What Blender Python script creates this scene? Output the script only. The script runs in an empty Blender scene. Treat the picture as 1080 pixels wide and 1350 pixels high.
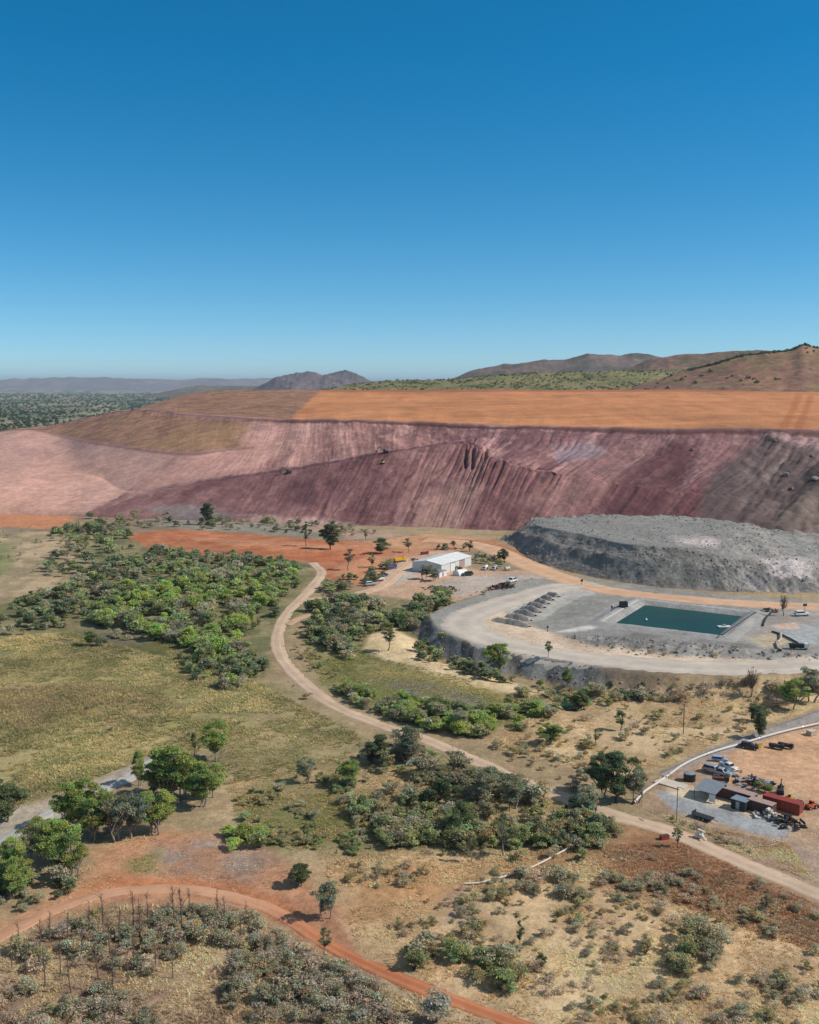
import bpy, math, random
import numpy as np

# ------------------------------------------------------------------ camera, sky, sun, exposure
F = 1354.0; CU, CV = 540.0, 675.0; HC = 100.0
PITCH = math.radians(7.03)
SUN_AZ = math.radians(99.0)      # clockwise from +Y
SUN_EL = math.radians(43.0)
SC = bpy.context.scene
cam_d = bpy.data.cameras.new("camera"); cam = bpy.data.objects.new("camera", cam_d)
SC.collection.objects.link(cam)
cam.location = (0, 0, HC); cam.rotation_euler = (math.radians(90) - PITCH, 0, 0)
cam_d.sensor_fit = 'VERTICAL'; cam_d.sensor_height = 24.0; cam_d.lens = 24.0 * F / 1350.0
cam_d.clip_start = 1.0; cam_d.clip_end = 200000.0
SC.camera = cam
W = bpy.data.worlds.new("World"); SC.world = W; W.use_nodes = True
wn = W.node_tree; bg = wn.nodes["Background"]
sky = wn.nodes.new("ShaderNodeTexSky"); sky.sky_type = 'NISHITA'; sky.sun_disc = False
sky.sun_elevation = SUN_EL; sky.sun_rotation = SUN_AZ
sky.altitude = 900; sky.air_density = 1.0; sky.dust_density = 0.0; sky.ozone_density = 2.4
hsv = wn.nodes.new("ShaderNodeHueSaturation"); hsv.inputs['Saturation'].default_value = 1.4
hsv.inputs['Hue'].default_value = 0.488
geo = wn.nodes.new("ShaderNodeTexCoord"); mp = wn.nodes.new("ShaderNodeMapping")   # clear dry air: no white band at the horizon
mp.inputs['Scale'].default_value = (1, 1, 1.3); mp.inputs['Location'].default_value = (0, 0, .045)
wn.links.new(geo.outputs['Generated'], mp.inputs[0]); wn.links.new(mp.outputs[0], sky.inputs[0])
sx_ = wn.nodes.new("ShaderNodeSeparateXYZ"); mr_ = wn.nodes.new("ShaderNodeMapRange")   # deep blue low down; unseen sky overhead desaturated to make shadows less blue
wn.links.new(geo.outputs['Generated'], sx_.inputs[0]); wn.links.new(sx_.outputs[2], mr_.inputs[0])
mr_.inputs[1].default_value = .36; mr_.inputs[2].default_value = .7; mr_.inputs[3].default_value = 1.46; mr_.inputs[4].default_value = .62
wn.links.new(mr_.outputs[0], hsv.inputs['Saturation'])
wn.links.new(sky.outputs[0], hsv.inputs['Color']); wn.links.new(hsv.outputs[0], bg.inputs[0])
bg.inputs[1].default_value = 0.125
sun_d = bpy.data.lights.new("sun", 'SUN'); sun_d.energy = 3.8; sun_d.angle = math.radians(0.5)
sun_d.color = (1.0, 0.95, 0.87)
sun = bpy.data.objects.new("sun", sun_d); SC.collection.objects.link(sun)
sv = (math.sin(SUN_AZ) * math.cos(SUN_EL), math.cos(SUN_AZ) * math.cos(SUN_EL), math.sin(SUN_EL))
from mathutils import Vector
sun.rotation_euler = Vector(sv).to_track_quat('Z', 'Y').to_euler(); sun.location = (300, 0, 400)
SC.view_settings.view_transform = 'Standard'; SC.view_settings.look = 'None'
SC.view_settings.exposure = 0.08; SC.view_settings.gamma = 1.0
SC.cycles.max_bounces = 5; SC.cycles.diffuse_bounces = 2; SC.cycles.transparent_max_bounces = 4
SC.cycles.volume_bounces = 0

# ------------------------------------------------------------------ helpers
random.seed(5); RNG = np.random.default_rng(11)
COL = SC.collection.objects
cp, sp = math.cos(PITCH), math.sin(PITCH)
def lin(c):
    c = np.asarray(c, float) / 255.0
    return np.where(c <= 0.04045, c / 12.92, ((c + 0.055) / 1.055) ** 2.4)
def ray(u, v):
    a = (u - CU) / F; b = -(v - CV) / F
    return a, cp + b * sp, -sp + b * cp
def at_y(u, v, Y):
    a, dy, dz = ray(u, v); k = Y / dy
    return np.array([a * k, Y, HC + dz * k])
def on_z(u, v, z):
    a, dy, dz = ray(u, v); k = (z - HC) / dz
    return np.array([a * k, dy * k, z])
def proj(x, y, z):
    h = z - HC
    f = y * cp - h * sp; up = y * sp + h * cp
    return CU + F * x / f, CV - F * up / f
def sstep(a, b, x):
    t = np.clip((x - a) / (b - a), 0, 1); return t * t * (3 - 2 * t)
def _hash(ix, iy, s):
    h = (ix.astype(np.int64) * 374761393 + iy.astype(np.int64) * 668265263 + s * 974634577) & 0xffffffff
    h = ((h ^ (h >> 13)) * 1274126177) & 0xffffffff
    h = ((h ^ (h >> 16)) * 2246822519) & 0xffffffff
    return ((h ^ (h >> 15)) & 0xffffff) / float(0xffffff)
def vnoise(x, y, s=0):
    ix = np.floor(x); iy = np.floor(y); fx = x - ix; fy = y - iy
    fx = fx * fx * fx * (fx * (6 * fx - 15) + 10); fy = fy * fy * fy * (fy * (6 * fy - 15) + 10)
    a = _hash(ix, iy, s); b = _hash(ix + 1, iy, s); c = _hash(ix, iy + 1, s); d = _hash(ix + 1, iy + 1, s)
    return (a + (b - a) * fx) * (1 - fy) + (c + (d - c) * fx) * fy
def fbm(x, y, s=0, o=4):
    x = np.asarray(x, float); y = np.asarray(y, float)
    r = 0; a = 0.5; t = 0
    for k in range(o):
        r = r + a * vnoise(x * 2 ** k + 17.3 * k, y * 2 ** k + 9.1 * k, s + k); t += a; a *= 0.55
    return r / t - 0.5          # about -0.5 .. 0.5
def sdf(poly, X, Y):
    P = np.asarray(poly, float)[:, :2]; n = len(P)
    d = np.full(X.shape, 1e18); ins = np.zeros(X.shape, bool)
    for i in range(n):
        ax, ay = P[i]; bx, by = P[(i + 1) % n]
        ex, ey = bx - ax, by - ay; wx, wy = X - ax, Y - ay
        t = np.clip((wx * ex + wy * ey) / (ex * ex + ey * ey + 1e-12), 0, 1)
        d = np.minimum(d, (wx - ex * t) ** 2 + (wy - ey * t) ** 2)
        c = (ay > Y) != (by > Y)
        with np.errstate(divide='ignore', invalid='ignore'):
            xi = ex * (Y - ay) / (ey if ey != 0 else 1e-12) + ax
        ins ^= c & (X < xi)
    d = np.sqrt(d)
    return np.where(ins, -d, d)
def tag(o, label, cat, group=None, kind=None):
    o['label'] = label; o['category'] = cat
    if group: o['group'] = group
    if kind: o['kind'] = kind
    return o
def new_mesh(name, V, FA, mats, cols=None, smooth=False, mi=None):
    """V (n,3); FA list of (m,k) index arrays, all ONE mesh"""
    me = bpy.data.meshes.new(name)
    V = np.asarray(V, np.float32)
    FA = [np.asarray(f, np.int32) for f in FA if len(f)]
    me.vertices.add(len(V)); me.vertices.foreach_set("co", V.ravel())
    nl = sum(f.size for f in FA); nf = sum(len(f) for f in FA)
    me.loops.add(nl); me.loops.foreach_set("vertex_index", np.concatenate([f.ravel() for f in FA]))
    tot = np.concatenate([np.full(len(f), f.shape[1], np.int32) for f in FA])
    st = np.concatenate([[0], np.cumsum(tot)[:-1]]).astype(np.int32)
    me.polygons.add(nf); me.polygons.foreach_set("loop_start", st)
    me.polygons.foreach_set("loop_total", tot)
    if mi is not None: me.polygons.foreach_set("material_index", np.asarray(mi, np.int32))
    if smooth: me.polygons.foreach_set("use_smooth", np.ones(nf, bool))
    me.update(calc_edges=True); me.validate()
    if cols is not None:
        a = me.color_attributes.new("col", 'FLOAT_COLOR', 'POINT')
        c = np.ones((len(V), 4), np.float32); c[:, :3] = cols
        a.data.foreach_set("color", c.ravel())
    for m in (mats if isinstance(mats, (list, tuple)) else [mats]): me.materials.append(m)
    return me
def link(name, me, parent=None, loc=None, rz=0):
    o = bpy.data.objects.new(name, me); COL.link(o)
    if parent: o.parent = parent
    if loc is not None: o.location = loc
    if rz: o.rotation_euler = (0, 0, rz)
    return o
def grid_faces(nr, nc):
    i = np.arange((nr - 1) * (nc - 1)); r = i // (nc - 1); c = i % (nc - 1)
    a = r * nc + c
    return np.stack([a, a + 1, a + nc + 1, a + nc], 1)

# ------------------------------------------------------------------ materials
def mat(name): 
    m = bpy.data.materials.new(name); m.use_nodes = True
    return m, m.node_tree, m.node_tree.nodes["Principled BSDF"]
def noise(nt, scale, detail=4, rough=0.6, vec=None):
    n = nt.nodes.new("ShaderNodeTexNoise"); n.inputs['Scale'].default_value = scale
    n.inputs['Detail'].default_value = detail; n.inputs['Roughness'].default_value = rough
    if vec: nt.links.new(vec, n.inputs['Vector'])
    return n.outputs[0]
def rng_(nt, x, a, b, lo=0.3, hi=0.7):
    n = nt.nodes.new("ShaderNodeMapRange"); n.inputs[1].default_value = lo; n.inputs[2].default_value = hi
    n.inputs[3].default_value = a; n.inputs[4].default_value = b
    nt.links.new(x, n.inputs[0]); return n.outputs[0]
def math_(nt, op, a, b):
    n = nt.nodes.new("ShaderNodeMath"); n.operation = op
    for k, x in enumerate((a, b)):
        if isinstance(x, (int, float)): n.inputs[k].default_value = x
        else: nt.links.new(x, n.inputs[k])
    return n.outputs[0]
def mulcol(nt, c, f):
    n = nt.nodes.new("ShaderNodeVectorMath"); n.operation = 'SCALE'
    nt.links.new(c, n.inputs[0]); nt.links.new(f, n.inputs['Scale']); return n.outputs[0]
def bump(nt, b, h, strength, dist):
    n = nt.nodes.new("ShaderNodeBump"); n.inputs['Strength'].default_value = strength
    n.inputs['Distance'].default_value = dist
    nt.links.new(h, n.inputs['Height']); nt.links.new(n.outputs[0], b.inputs['Normal'])
def earth(name, scales, bstr=0.6, bdist=0.3, bscale=0.8, stretch=None):
    """ground whose colour is its 'col' attribute, varied by noise of several sizes (scale, low, high)"""
    m, nt, b = mat(name)
    at = nt.nodes.new("ShaderNodeAttribute"); at.attribute_name = "col"
    tc = nt.nodes.new("ShaderNodeTexCoord"); vec = tc.outputs['Object']
    f = None
    for sc, lo, hi in scales:
        x = rng_(nt, noise(nt, sc, 5, 0.65, vec), lo, hi)
        f = x if f is None else math_(nt, 'MULTIPLY', f, x)
    nt.links.new(mulcol(nt, at.outputs['Color'], f), b.inputs['Base Color'])
    b.inputs['Roughness'].default_value = 0.95; b.inputs['Specular IOR Level'].default_value = 0.15
    bump(nt, b, noise(nt, bscale, 6, 0.7, vec), bstr, bdist)
    return m
M_GROUND = earth("ground_soil", [(0.012, .84, 1.16), (0.09, .80, 1.2), (0.5, .78, 1.22), (2.2, .80, 1.2)], .7, .5, .7)
M_ROAD = earth("road_dirt", [(0.05, .92, 1.08), (0.6, .92, 1.08), (3.0, .93, 1.07)], .3, .12, 1.2)
M_DUMP = earth("dump_spoil", [(0.01, .9, 1.1), (0.06, .86, 1.14), (0.35, .86, 1.14)], .6, 1.2, .3)
M_HEAP = earth("heap_gravel", [(0.02, .9, 1.1), (0.15, .82, 1.18), (0.8, .72, 1.28), (2.0, .8, 1.2)], .8, 1.2, .6)
M_HILL = earth("hill_rock", [(0.003, .85, 1.15), (0.02, .75, 1.25), (0.08, .7, 1.3)], .5, 6, .03)
def paint(name, c, rough=0.5, metal=0.0, dirt=0.25, scale=1.5):
    m, nt, b = mat(name); c = lin(c)
    tc = nt.nodes.new("ShaderNodeTexCoord")
    r = nt.nodes.new("ShaderNodeRGB"); r.outputs[0].default_value = (*c, 1)
    x = rng_(nt, noise(nt, scale, 6, 0.7, tc.outputs['Object']), 1 - dirt, 1 + dirt * .3)
    nt.links.new(mulcol(nt, r.outputs[0], x), b.inputs['Base Color'])
    b.inputs['Roughness'].default_value = rough; b.inputs['Metallic'].default_value = metal
    return m
def foliage(name, trans=0.22):
    m, nt, b = mat(name)
    at = nt.nodes.new("ShaderNodeAttribute"); at.attribute_name = "col"
    oi = nt.nodes.new("ShaderNodeObjectInfo")
    x = rng_(nt, oi.outputs['Random'], .88, 1.34, 0, 1)
    c = mulcol(nt, at.outputs['Color'], x)
    nt.links.new(c, b.inputs['Base Color']); b.inputs['Roughness'].default_value = 0.65
    b.inputs['Specular IOR Level'].default_value = 0.25
    t = nt.nodes.new("ShaderNodeBsdfTranslucent"); nt.links.new(c, t.inputs[0])
    mx = nt.nodes.new("ShaderNodeMixShader"); mx.inputs[0].default_value = trans
    out = nt.nodes["Material Output"]
    nt.links.new(b.outputs[0], mx.inputs[1]); nt.links.new(t.outputs[0], mx.inputs[2])
    nt.links.new(mx.outputs[0], out.inputs[0])
    return m
M_LEAF = foliage("leaf", .45); M_GRASS = foliage("grass_blade", .45)
M_BARK = paint("bark_pale", (150, 138, 122), .9, 0, .4, 2); M_BARKD = paint("bark_dark", (92, 76, 64), .9, 0, .3, 2)
M_TWIG = paint("twig_dead", (112, 92, 80), .9, 0, .3, 2)
M_WHITE = paint("white_paint", (232, 230, 222), .45); M_YEL = paint("yellow_paint", (222, 170, 40), .5)
M_BLUE = paint("blue_paint", (70, 85, 140), .5); M_RED = paint("red_paint", (160, 64, 48), .6, 0, .4)
M_ORANGE = paint("orange_paint", (214, 84, 42), .55); M_DARK = paint("dark_steel", (48, 46, 46), .6)
M_TYRE = paint("tyre_rubber", (30, 29, 28), .85); M_GLASS = paint("tinted_glass", (28, 34, 40), .12, 0, .05)
M_STEEL = paint("galvanised_steel", (176, 180, 182), .4, .5); M_SILVER = paint("silver_paint", (178, 184, 186), .35, .3)
M_RUST = paint("rusty_steel", (104, 62, 44), .85, 0, .45); M_BROWN = paint("brown_paint", (98, 66, 56), .7, 0, .4)
M_PINKR = paint("faded_roof", (178, 150, 138), .7, 0, .3); M_ROOF = paint("shed_roof", (244, 240, 232), .5, 0, .12, .3)
M_WALLG = paint("shed_cladding", (222, 220, 212), .6, 0, .15, .4); M_CONC = paint("pale_concrete", (206, 192, 172), .9, 0, .2, .6)
M_SKYB = paint("pale_blue_paint", (150, 182, 212), .5); M_CANV = paint("blue_tarpaulin", (92, 130, 178), .7); M_WOOD = paint("weathered_wood", (190, 172, 150), .9, 0, .4)
M_PIPE = paint("dusty_white_pipe", (214, 202, 188), .6); M_BLACK = paint("black_plastic", (26, 26, 27), .5); M_TREADED = paint("spoil_boulder", (132, 112, 106), .95, 0, .4, .8)
M_ROCK = paint("grey_boulder", (140, 135, 128), .95, 0, .4, .8)

# ------------------------------------------------------------------ terrain height
def base_z(x, y):
    z = 6.5 * sstep(375, 500, y) * (1 - sstep(1000, 1700, y))
    z = z + 1.6 * fbm(x / 60, y / 60, 3, 3) * (1 - sstep(340, 420, y))
    return z
PADZ = 6.5
PAD = [on_z(u, v, PADZ) for u, v in [(565, 810), (572, 824), (601, 840), (640, 853), (670, 860), (701, 864), (738, 870), (782, 878),
    (804, 882), (893, 891), (1010, 891), (1080, 888), (1250, 884), (1500, 878), (1500, 770), (1080, 770), (930, 762), (830, 755), (760, 748),
    (700, 752), (687, 764), (650, 777), (600, 794)]]
POND_PX = [(847, 795.5), (985, 811.5), (949, 841), (801, 823.5)]
POND = [on_z(u, v, PADZ - .8) for u, v in POND_PX]
POOL = [on_z(u, v, -1.2) for u, v in [(728, 905), (748, 911), (768, 917), (764, 930), (752, 937), (738, 925)]]
def hgt(x, y):
    x = np.asarray(x, float); y = np.asarray(y, float)
    z = base_z(x, y)
    dq = sdf(POOL, x, y)
    z = np.where(dq < 6, np.minimum(z, -2.0 + np.clip(dq, -2, 6) * 0.45), z)
    ds = sdf(SPIT, x, y)
    z = z + .5 * sstep(4, -7, ds)
    n = fbm(x / 9, y / 9, 21, 3)
    d = sdf(PAD, x, y) + n * 2.4
    pad = PADZ - np.maximum(d, 0) * (0.85 + .35 * fbm(x / 6, y / 25, 8, 2))
    z = np.maximum(z, pad)
    # bowl east of the pond apron and heaped rubble between road and pond
    dp = sdf(POND, x, y)
    z = np.where(dp <= 4, PADZ - 4, z)
    ds = sdf(SPIT, x, y)
    z = z + .5 * sstep(4, -7, ds)
    n = fbm(x / 9, y / 9, 21, 3)
    d = sdf(PAD, x, y) + n * 2.4
    pad = PADZ - np.maximum(d, 0) * (0.85 + .35 * fbm(x / 6, y / 25, 8, 2))
    z = np.maximum(z, pad)
    # bowl east of the pond apron and heaped rubble between road and pond
    dp = sdf(POND, x, y)
    rim = PADZ + 1.1 * np.clip(1 - np.abs(dp - 3.5) / 3.5, 0, 1)
    z = np.where((dp > 0) & (dp < 7), np.maximum(z, rim), z)
    z = np.where(dp <= 0, np.maximum(PADZ + dp * 0.6, PADZ - 3.5), z)
    dr = sdf(RUBBLE, x, y)
    z = z + np.where(dr < 0, sstep(0, -6, dr) * (1.3 + 3.0 * fbm(x / 5, y / 5, 31, 3)), 0)
    dv = sdf(YARDBERM, x, y); z = z + 1.5 * sstep(0, -3.5, dv)
    return z
SPIT = [on_z(u, v, 0.5) for u, v in [(480, 858), (488, 838), (520, 830), (545, 845), (560, 868), (640, 892), (712, 914), (690, 918), (600, 897), (540, 884)]]
RUBBLE = [on_z(u, v, PADZ) for u, v in [(735, 838), (800, 838), (950, 852), (1080, 862), (1080, 872), (1000, 870), (900, 868), (820, 862), (760, 850)]]
YARDBERM = [on_z(u, v, 0.5) for u, v in [(862, 1020), (930, 990), (1000, 962), (1080, 935), (1200, 895), (1200, 905), (1080, 948), (1000, 974), (930, 1000), (880, 1022)]]
_ZS = np.linspace(11.5, -4, 200)
def P(u, v):
    """first point of the ground that the ray through (u, v) meets"""
    a, dy, dz = ray(u, v); k = (_ZS - HC) / dz; h = hgt(a * k, dy * k); g = _ZS - h
    i = int(np.argmax(g <= 0)); t = g[i - 1] / (g[i - 1] - g[i]) if i else 0
    return on_z(u, v, _ZS[i - 1] + (_ZS[i] - _ZS[i - 1]) * t if i else _ZS[0])
def PB(u, v):
    z = 3.0
    for _ in range(25):
        p = on_z(u, v, z); z = z * .4 + .6 * float(base_z(np.array([p[0]]), np.array([p[1]]))[0])
    return on_z(u, v, z)
def HZ(x, y): return float(hgt(np.array([x]), np.array([y]))[0])

# ------------------------------------------------------------------ ground sheet and its zones
vs = np.concatenate([np.arange(1560, 705, -1.5), np.arange(705, 540, -2.0)])
Ys = np.concatenate([HC * F / (vs - 508.0), np.geomspace(4300, 90000, 26)])
us = np.concatenate([np.linspace(-4000, -320, 24)[:-1], np.arange(-320, -40, 6), np.arange(-40, 1121, 1.6), np.arange(1126, 1400, 6), np.linspace(1410, 5000, 24)])
GX = (us[None, :] - CU) / F * Ys[:, None]; GY = np.repeat(Ys[:, None], len(us), 1)
gx, gy = GX.ravel(), GY.ravel()
gz = hgt(gx, gy)
gz = gz + .25 * fbm(gx / 3.5, gy / 3.5, 77, 2) * (gy < 340)
NWX = fbm(gx / 14, gy / 14, 41, 4); NWF = fbm(gx / 3, gy / 3, 43, 3); NBIG = fbm(gx / 60, gy / 60, 45, 4)
GC = np.empty((len(gx), 3)); GC[:] = lin((160, 138, 106))
def zone(px, col, soft=3.0, wob=10.0, a=1.0, z=None, col2=None, seed=0):
    poly = np.array([(on_z(u, v, z) if z is not None else PB(u, v)) for u, v in px])
    m = 40 + soft + wob
    sel = np.where((gx > poly[:, 0].min() - m) & (gx < poly[:, 0].max() + m) & (gy > poly[:, 1].min() - m) & (gy < poly[:, 1].max() + m))[0]
    d = sdf(poly, gx[sel], gy[sel]) + NWX[sel] * wob + NWF[sel] * wob * .4
    w = (sstep(soft, -soft, d) * a)[:, None]
    c = lin(col)[None, :]
    if col2 is not None:
        k = sstep(-.12, .12, fbm(gx[sel] / 11, gy[sel] / 11, 90 + seed, 4))[:, None]
        c = c * (1 - k) + lin(col2)[None, :] * k
    GC[sel] = GC[sel] * (1 - w) + c * w
# far plain of bush country behind the dump
far = sstep(900, 1500, gy)[:, None]
pn = sstep(-.15, .15, fbm(gx / 90, gy / 220, 51, 5))[:, None]
GC[:] = GC * (1 - far) + far * (lin((88, 96, 72)) * (1 - pn) + lin((150, 138, 110)) * pn)
# mid ground, left
zone([(-300, 860), (0, 838), (90, 826), (200, 850), (330, 890), (450, 950), (490, 985), (470, 1000), (300, 1040), (205, 1000), (100, 1040), (0, 1090), (-300, 1200)], (160, 142, 104), 3, 14, 1, None, (138, 128, 90), 1)
zone([(0, 850), (110, 836), (260, 900), (330, 960), (120, 1010), (0, 1040)], (178, 160, 104), 12, 50, .6, None, (146, 142, 84), 7)
zone([(0, 905), (120, 900), (250, 940), (150, 965), (0, 955)], (150, 128, 98), 10, 40, .7)
zone([(60, 960), (200, 955), (330, 985), (240, 1000), (120, 990)], (188, 166, 118), 8, 40, .6)
zone([(260, 905), (420, 950), (440, 975), (330, 945)], (160, 140, 106), 8, 40, .7)
zone([(150, 890), (280, 915), (240, 930), (140, 905)], (128, 122, 76), 8, 40, .6)
zone([(-200, 720), (60, 700), (170, 690), (420, 745), (400, 800), (350, 880), (320, 905), (240, 880), (100, 830), (0, 838), (-200, 845)], (140, 128, 94), 4, 14, 1, None, (112, 110, 76), 2)
zone([(-100, 700), (50, 690), (120, 700), (112, 745), (85, 785), (20, 790), (-100, 800)], (182, 156, 124), 3, 14, 1, None, (152, 134, 104), 3)
zone([(-60, 715), (15, 715), (20, 745), (0, 765), (-60, 770)], (138, 134, 92), 3, 8)
zone([(45, 845), (140, 825), (200, 850), (150, 868), (60, 862)], (112, 104, 84), 4, 10, .8)
zone([(120, 858), (220, 845), (240, 880), (150, 890)], (98, 98, 56), 4, 10, .8)
# toe of the dump and red clearing
zone([(-300, 668), (60, 676), (230, 684), (420, 694), (560, 704), (660, 716), (700, 735), (540, 742), (300, 720), (150, 700), (-300, 700)], (158, 132, 108), 4, 16, 1, None, (136, 120, 98), 4)
zone([(190, 684), (330, 686), (420, 696), (450, 712), (330, 702), (210, 694)], (142, 134, 118), 4, 14, .9)
zone([(-300, 672), (0, 672), (80, 678), (110, 690), (60, 697), (0, 694), (-300, 696)], (192, 130, 92), 3, 8)
zone([(380, 688), (450, 692), (540, 706), (470, 712), (420, 702)], (176, 146, 126), 4, 8)
zone([(165, 704), (230, 698), (400, 710), (520, 716), (566, 712), (600, 724), (545, 738), (520, 752), (470, 770), (430, 765), (408, 742), (300, 736), (200, 728)], (186, 120, 84), 3, 10, 1, None, (172, 104, 70), 5)
zone([(240, 706), (420, 716), (540, 720), (500, 728), (300, 718)], (198, 140, 104), 6, 16, .7)
zone([(440, 745), (500, 730), (560, 722), (560, 740), (500, 775), (440, 772)], (196, 140, 104), 4, 10, .8)
zone([(485, 715), (560, 703), (650, 712), (690, 735), (600, 722), (520, 724)], (196, 148, 112), 4, 8)
zone([(540, 708), (650, 712), (740, 745), (720, 748), (640, 720), (560, 716)], (176, 122, 90), 3, 8, .9)
# shed yard
zone([(405, 790), (470, 782), (510, 770), (540, 735), (560, 726), (625, 725), (690, 745), (735, 760), (680, 775), (640, 788), (560, 800), (500, 792)], (196, 160, 132), 3, 8)
zone([(560, 775), (600, 760), (660, 757), (715, 756), (735, 760), (660, 772), (610, 786)], (182, 168, 154), 3, 6, .9)
zone([(500, 762), (535, 738), (552, 742), (548, 760), (520, 772)], (186, 176, 164), 3, 6, .9)
zone([(600, 735), (625, 722), (668, 738), (690, 752), (650, 752), (610, 748)], (140, 124, 96), 3, 6, .8)
zone([(400, 800), (480, 785), (600, 795), (565, 810), (575, 830), (540, 850), (520, 830), (490, 838), (470, 860), (400, 850)], (142, 130, 96), 3, 8, 1, None, (120, 114, 80), 6)
# pad with haul loop, aprons and pond liner
zone([(565, 810), (572, 826), (640, 857), (738, 874), (900, 896), (1080, 893), (1400, 890), (1400, 790), (1080, 792), (930, 782), (830, 770), (760, 760), (687, 764), (600, 794)], (150, 145, 136), 1.2, 3, 1, PADZ)
zone([(590, 812), (640, 797), (690, 780), (720, 772), (760, 770), (745, 778), (700, 790), (668, 806), (690, 822), (730, 835), (800, 852), (900, 866), (1010, 870), (1080, 866), (1400, 852), (1400, 884), (1080, 886), (1010, 888), (900, 888), (800, 878), (730, 866), (650, 848), (600, 830)], (212, 188, 162), 1.5, 3, 1, PADZ, (200, 174, 148), 8)
zone([(615, 812), (690, 784), (755, 771), (700, 788), (660, 808), (690, 826), (740, 846), (690, 845), (640, 832)], (216, 190, 162), 2, 4, .9, PADZ)
zone([(668, 806), (700, 788), (745, 777), (790, 776), (770, 800), (735, 815), (690, 822)], (176, 170, 160), 1.5, 3, 1, PADZ)
zone([(715, 817), (735, 802), (770, 785), (795, 784), (770, 806), (738, 820)], (140, 138, 130), 1.5, 4, .9, PADZ)
zone([(735, 833), (780, 824), (812, 796), (850, 785), (835, 792), (805, 816), (780, 832)], (214, 206, 196), 1.5, 3, .9, PADZ)
zone([(740, 838), (800, 826), (946, 845), (1080, 860), (1080, 868), (980, 868), (860, 862), (780, 852)], (146, 140, 134), 2, 4, 1, PADZ, (126, 122, 116), 9)
zone([(985, 812), (1080, 800), (1080, 850), (960, 842)], (164, 152, 142), 2, 5, .8, PADZ)
zone([(1020, 825), (1060, 822), (1080, 830), (1080, 850), (1040, 845)], (166, 168, 166), 2, 5, .9, PADZ)
zone([(985, 842), (1020, 836), (1050, 846), (1010, 856)], (188, 170, 138), 2, 5, .8, PADZ)
zone([(1020, 824), (1048, 820), (1050, 828), (1028, 830)], (216, 180, 158), 1, 3, .9, PADZ)
pd = sdf(POND, gx, gy); k = (sstep(11, 8, pd))[:, None] * .9
GC[:] = GC * (1 - k) + k * lin((156, 152, 146))
# rock fill of the pad's batter
pe = sdf(PAD, gx, gy); k = (sstep(.2, 1.2, pe) * sstep(16, 12, pe) * (gy < 432) * (gz > base_z(gx, gy) + .4))[:, None]
rk = sstep(-.2, .2, fbm(gx / 2.5, gy / 8, 61, 4))[:, None]
GC[:] = GC * (1 - k) + k * (lin((138, 134, 128)) * rk + lin((92, 88, 84)) * (1 - rk))
# spit, reed bed, dry flat
zone([(400, 850), (480, 845), (560, 880), (700, 915), (745, 925), (720, 960), (600, 965), (500, 935), (430, 905)], (150, 138, 96), 3, 8, 1, None, (132, 126, 82), 10)
zone([(480, 858), (486, 838), (522, 828), (548, 846), (562, 868), (640, 888), (716, 913), (694, 920), (600, 902), (540, 884)], (222, 196, 154), 1.5, 3, 1, None, (208, 182, 140), 22)
zone([(500, 878), (560, 890), (680, 920), (720, 918), (690, 930), (600, 905), (500, 886)], (170, 148, 98), 3, 6, .9)
zone([(495, 895), (560, 898), (640, 918), (660, 930), (600, 930), (520, 912)], (120, 112, 102), 3, 6, .9)
zone([(440, 880), (520, 910), (600, 940), (560, 955), (470, 920)], (112, 116, 60), 4, 10, .8)
zone([(700, 935), (780, 915), (1080, 898), (1300, 890), (1300, 935), (1080, 932), (990, 965), (900, 1005), (860, 1030), (760, 1010), (640, 985), (660, 960)], (204, 176, 136), 3, 10, 1, None, (178, 150, 112), 11)
zone([(720, 965), (790, 945), (830, 965), (800, 1000), (740, 995)], (206, 176, 136), 5, 12, .8)
zone([(790, 905), (1080, 898), (1080, 915), (830, 918)], (124, 106, 86), 3, 8, .8)
# yard on the right
zone([(860, 1030), (900, 1008), (1000, 970), (1080, 948), (1300, 890), (1500, 1200), (1150, 1230), (1000, 1145), (880, 1085), (845, 1062)], (184, 152, 122), 2, 6, 1, None, (168, 140, 114), 12)
zone([(915, 1012), (1000, 978), (1080, 962), (1200, 960), (1200, 1065), (1080, 1060), (1020, 1035), (960, 1030)], (202, 158, 122), 3, 8, .9)
zone([(862, 1042), (905, 1045), (960, 1066), (1045, 1092), (1030, 1108), (960, 1090), (890, 1070)], (160, 160, 158), 1.5, 3)
zone([(872, 1030), (900, 1030), (930, 1045), (1015, 1070), (1005, 1080), (930, 1058), (885, 1046)], (216, 192, 160), 1.5, 3)
zone([(850, 1056), (900, 1078), (970, 1098), (960, 1115), (890, 1090), (850, 1070)], (150, 126, 102), 3, 6, .9, None, (176, 150, 120), 14)
zone([(955, 1100), (1040, 1105), (1080, 1120), (1080, 1170), (1020, 1140)], (170, 146, 128), 3, 6, .9)
zone([(862, 1020), (930, 990), (1000, 962), (1080, 935), (1200, 895), (1200, 905), (1080, 950), (1000, 976), (930, 1002), (880, 1024)], (146, 138, 134), 1.5, 3)
# centre scrub
zone([(300, 1030), (470, 1000), (560, 970), (700, 1030), (830, 1070), (800, 1120), (640, 1140), (480, 1140), (330, 1110), (280, 1080)], (150, 136, 98), 4, 14, 1, None, (176, 152, 118), 15)
zone([(330, 1060), (440, 1040), (520, 1080), (480, 1120), (350, 1110)], (120, 120, 76), 4, 12, .85)
zone([(450, 1045), (560, 1055), (540, 1085), (460, 1075)], (168, 146, 112), 4, 8, .7)
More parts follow.
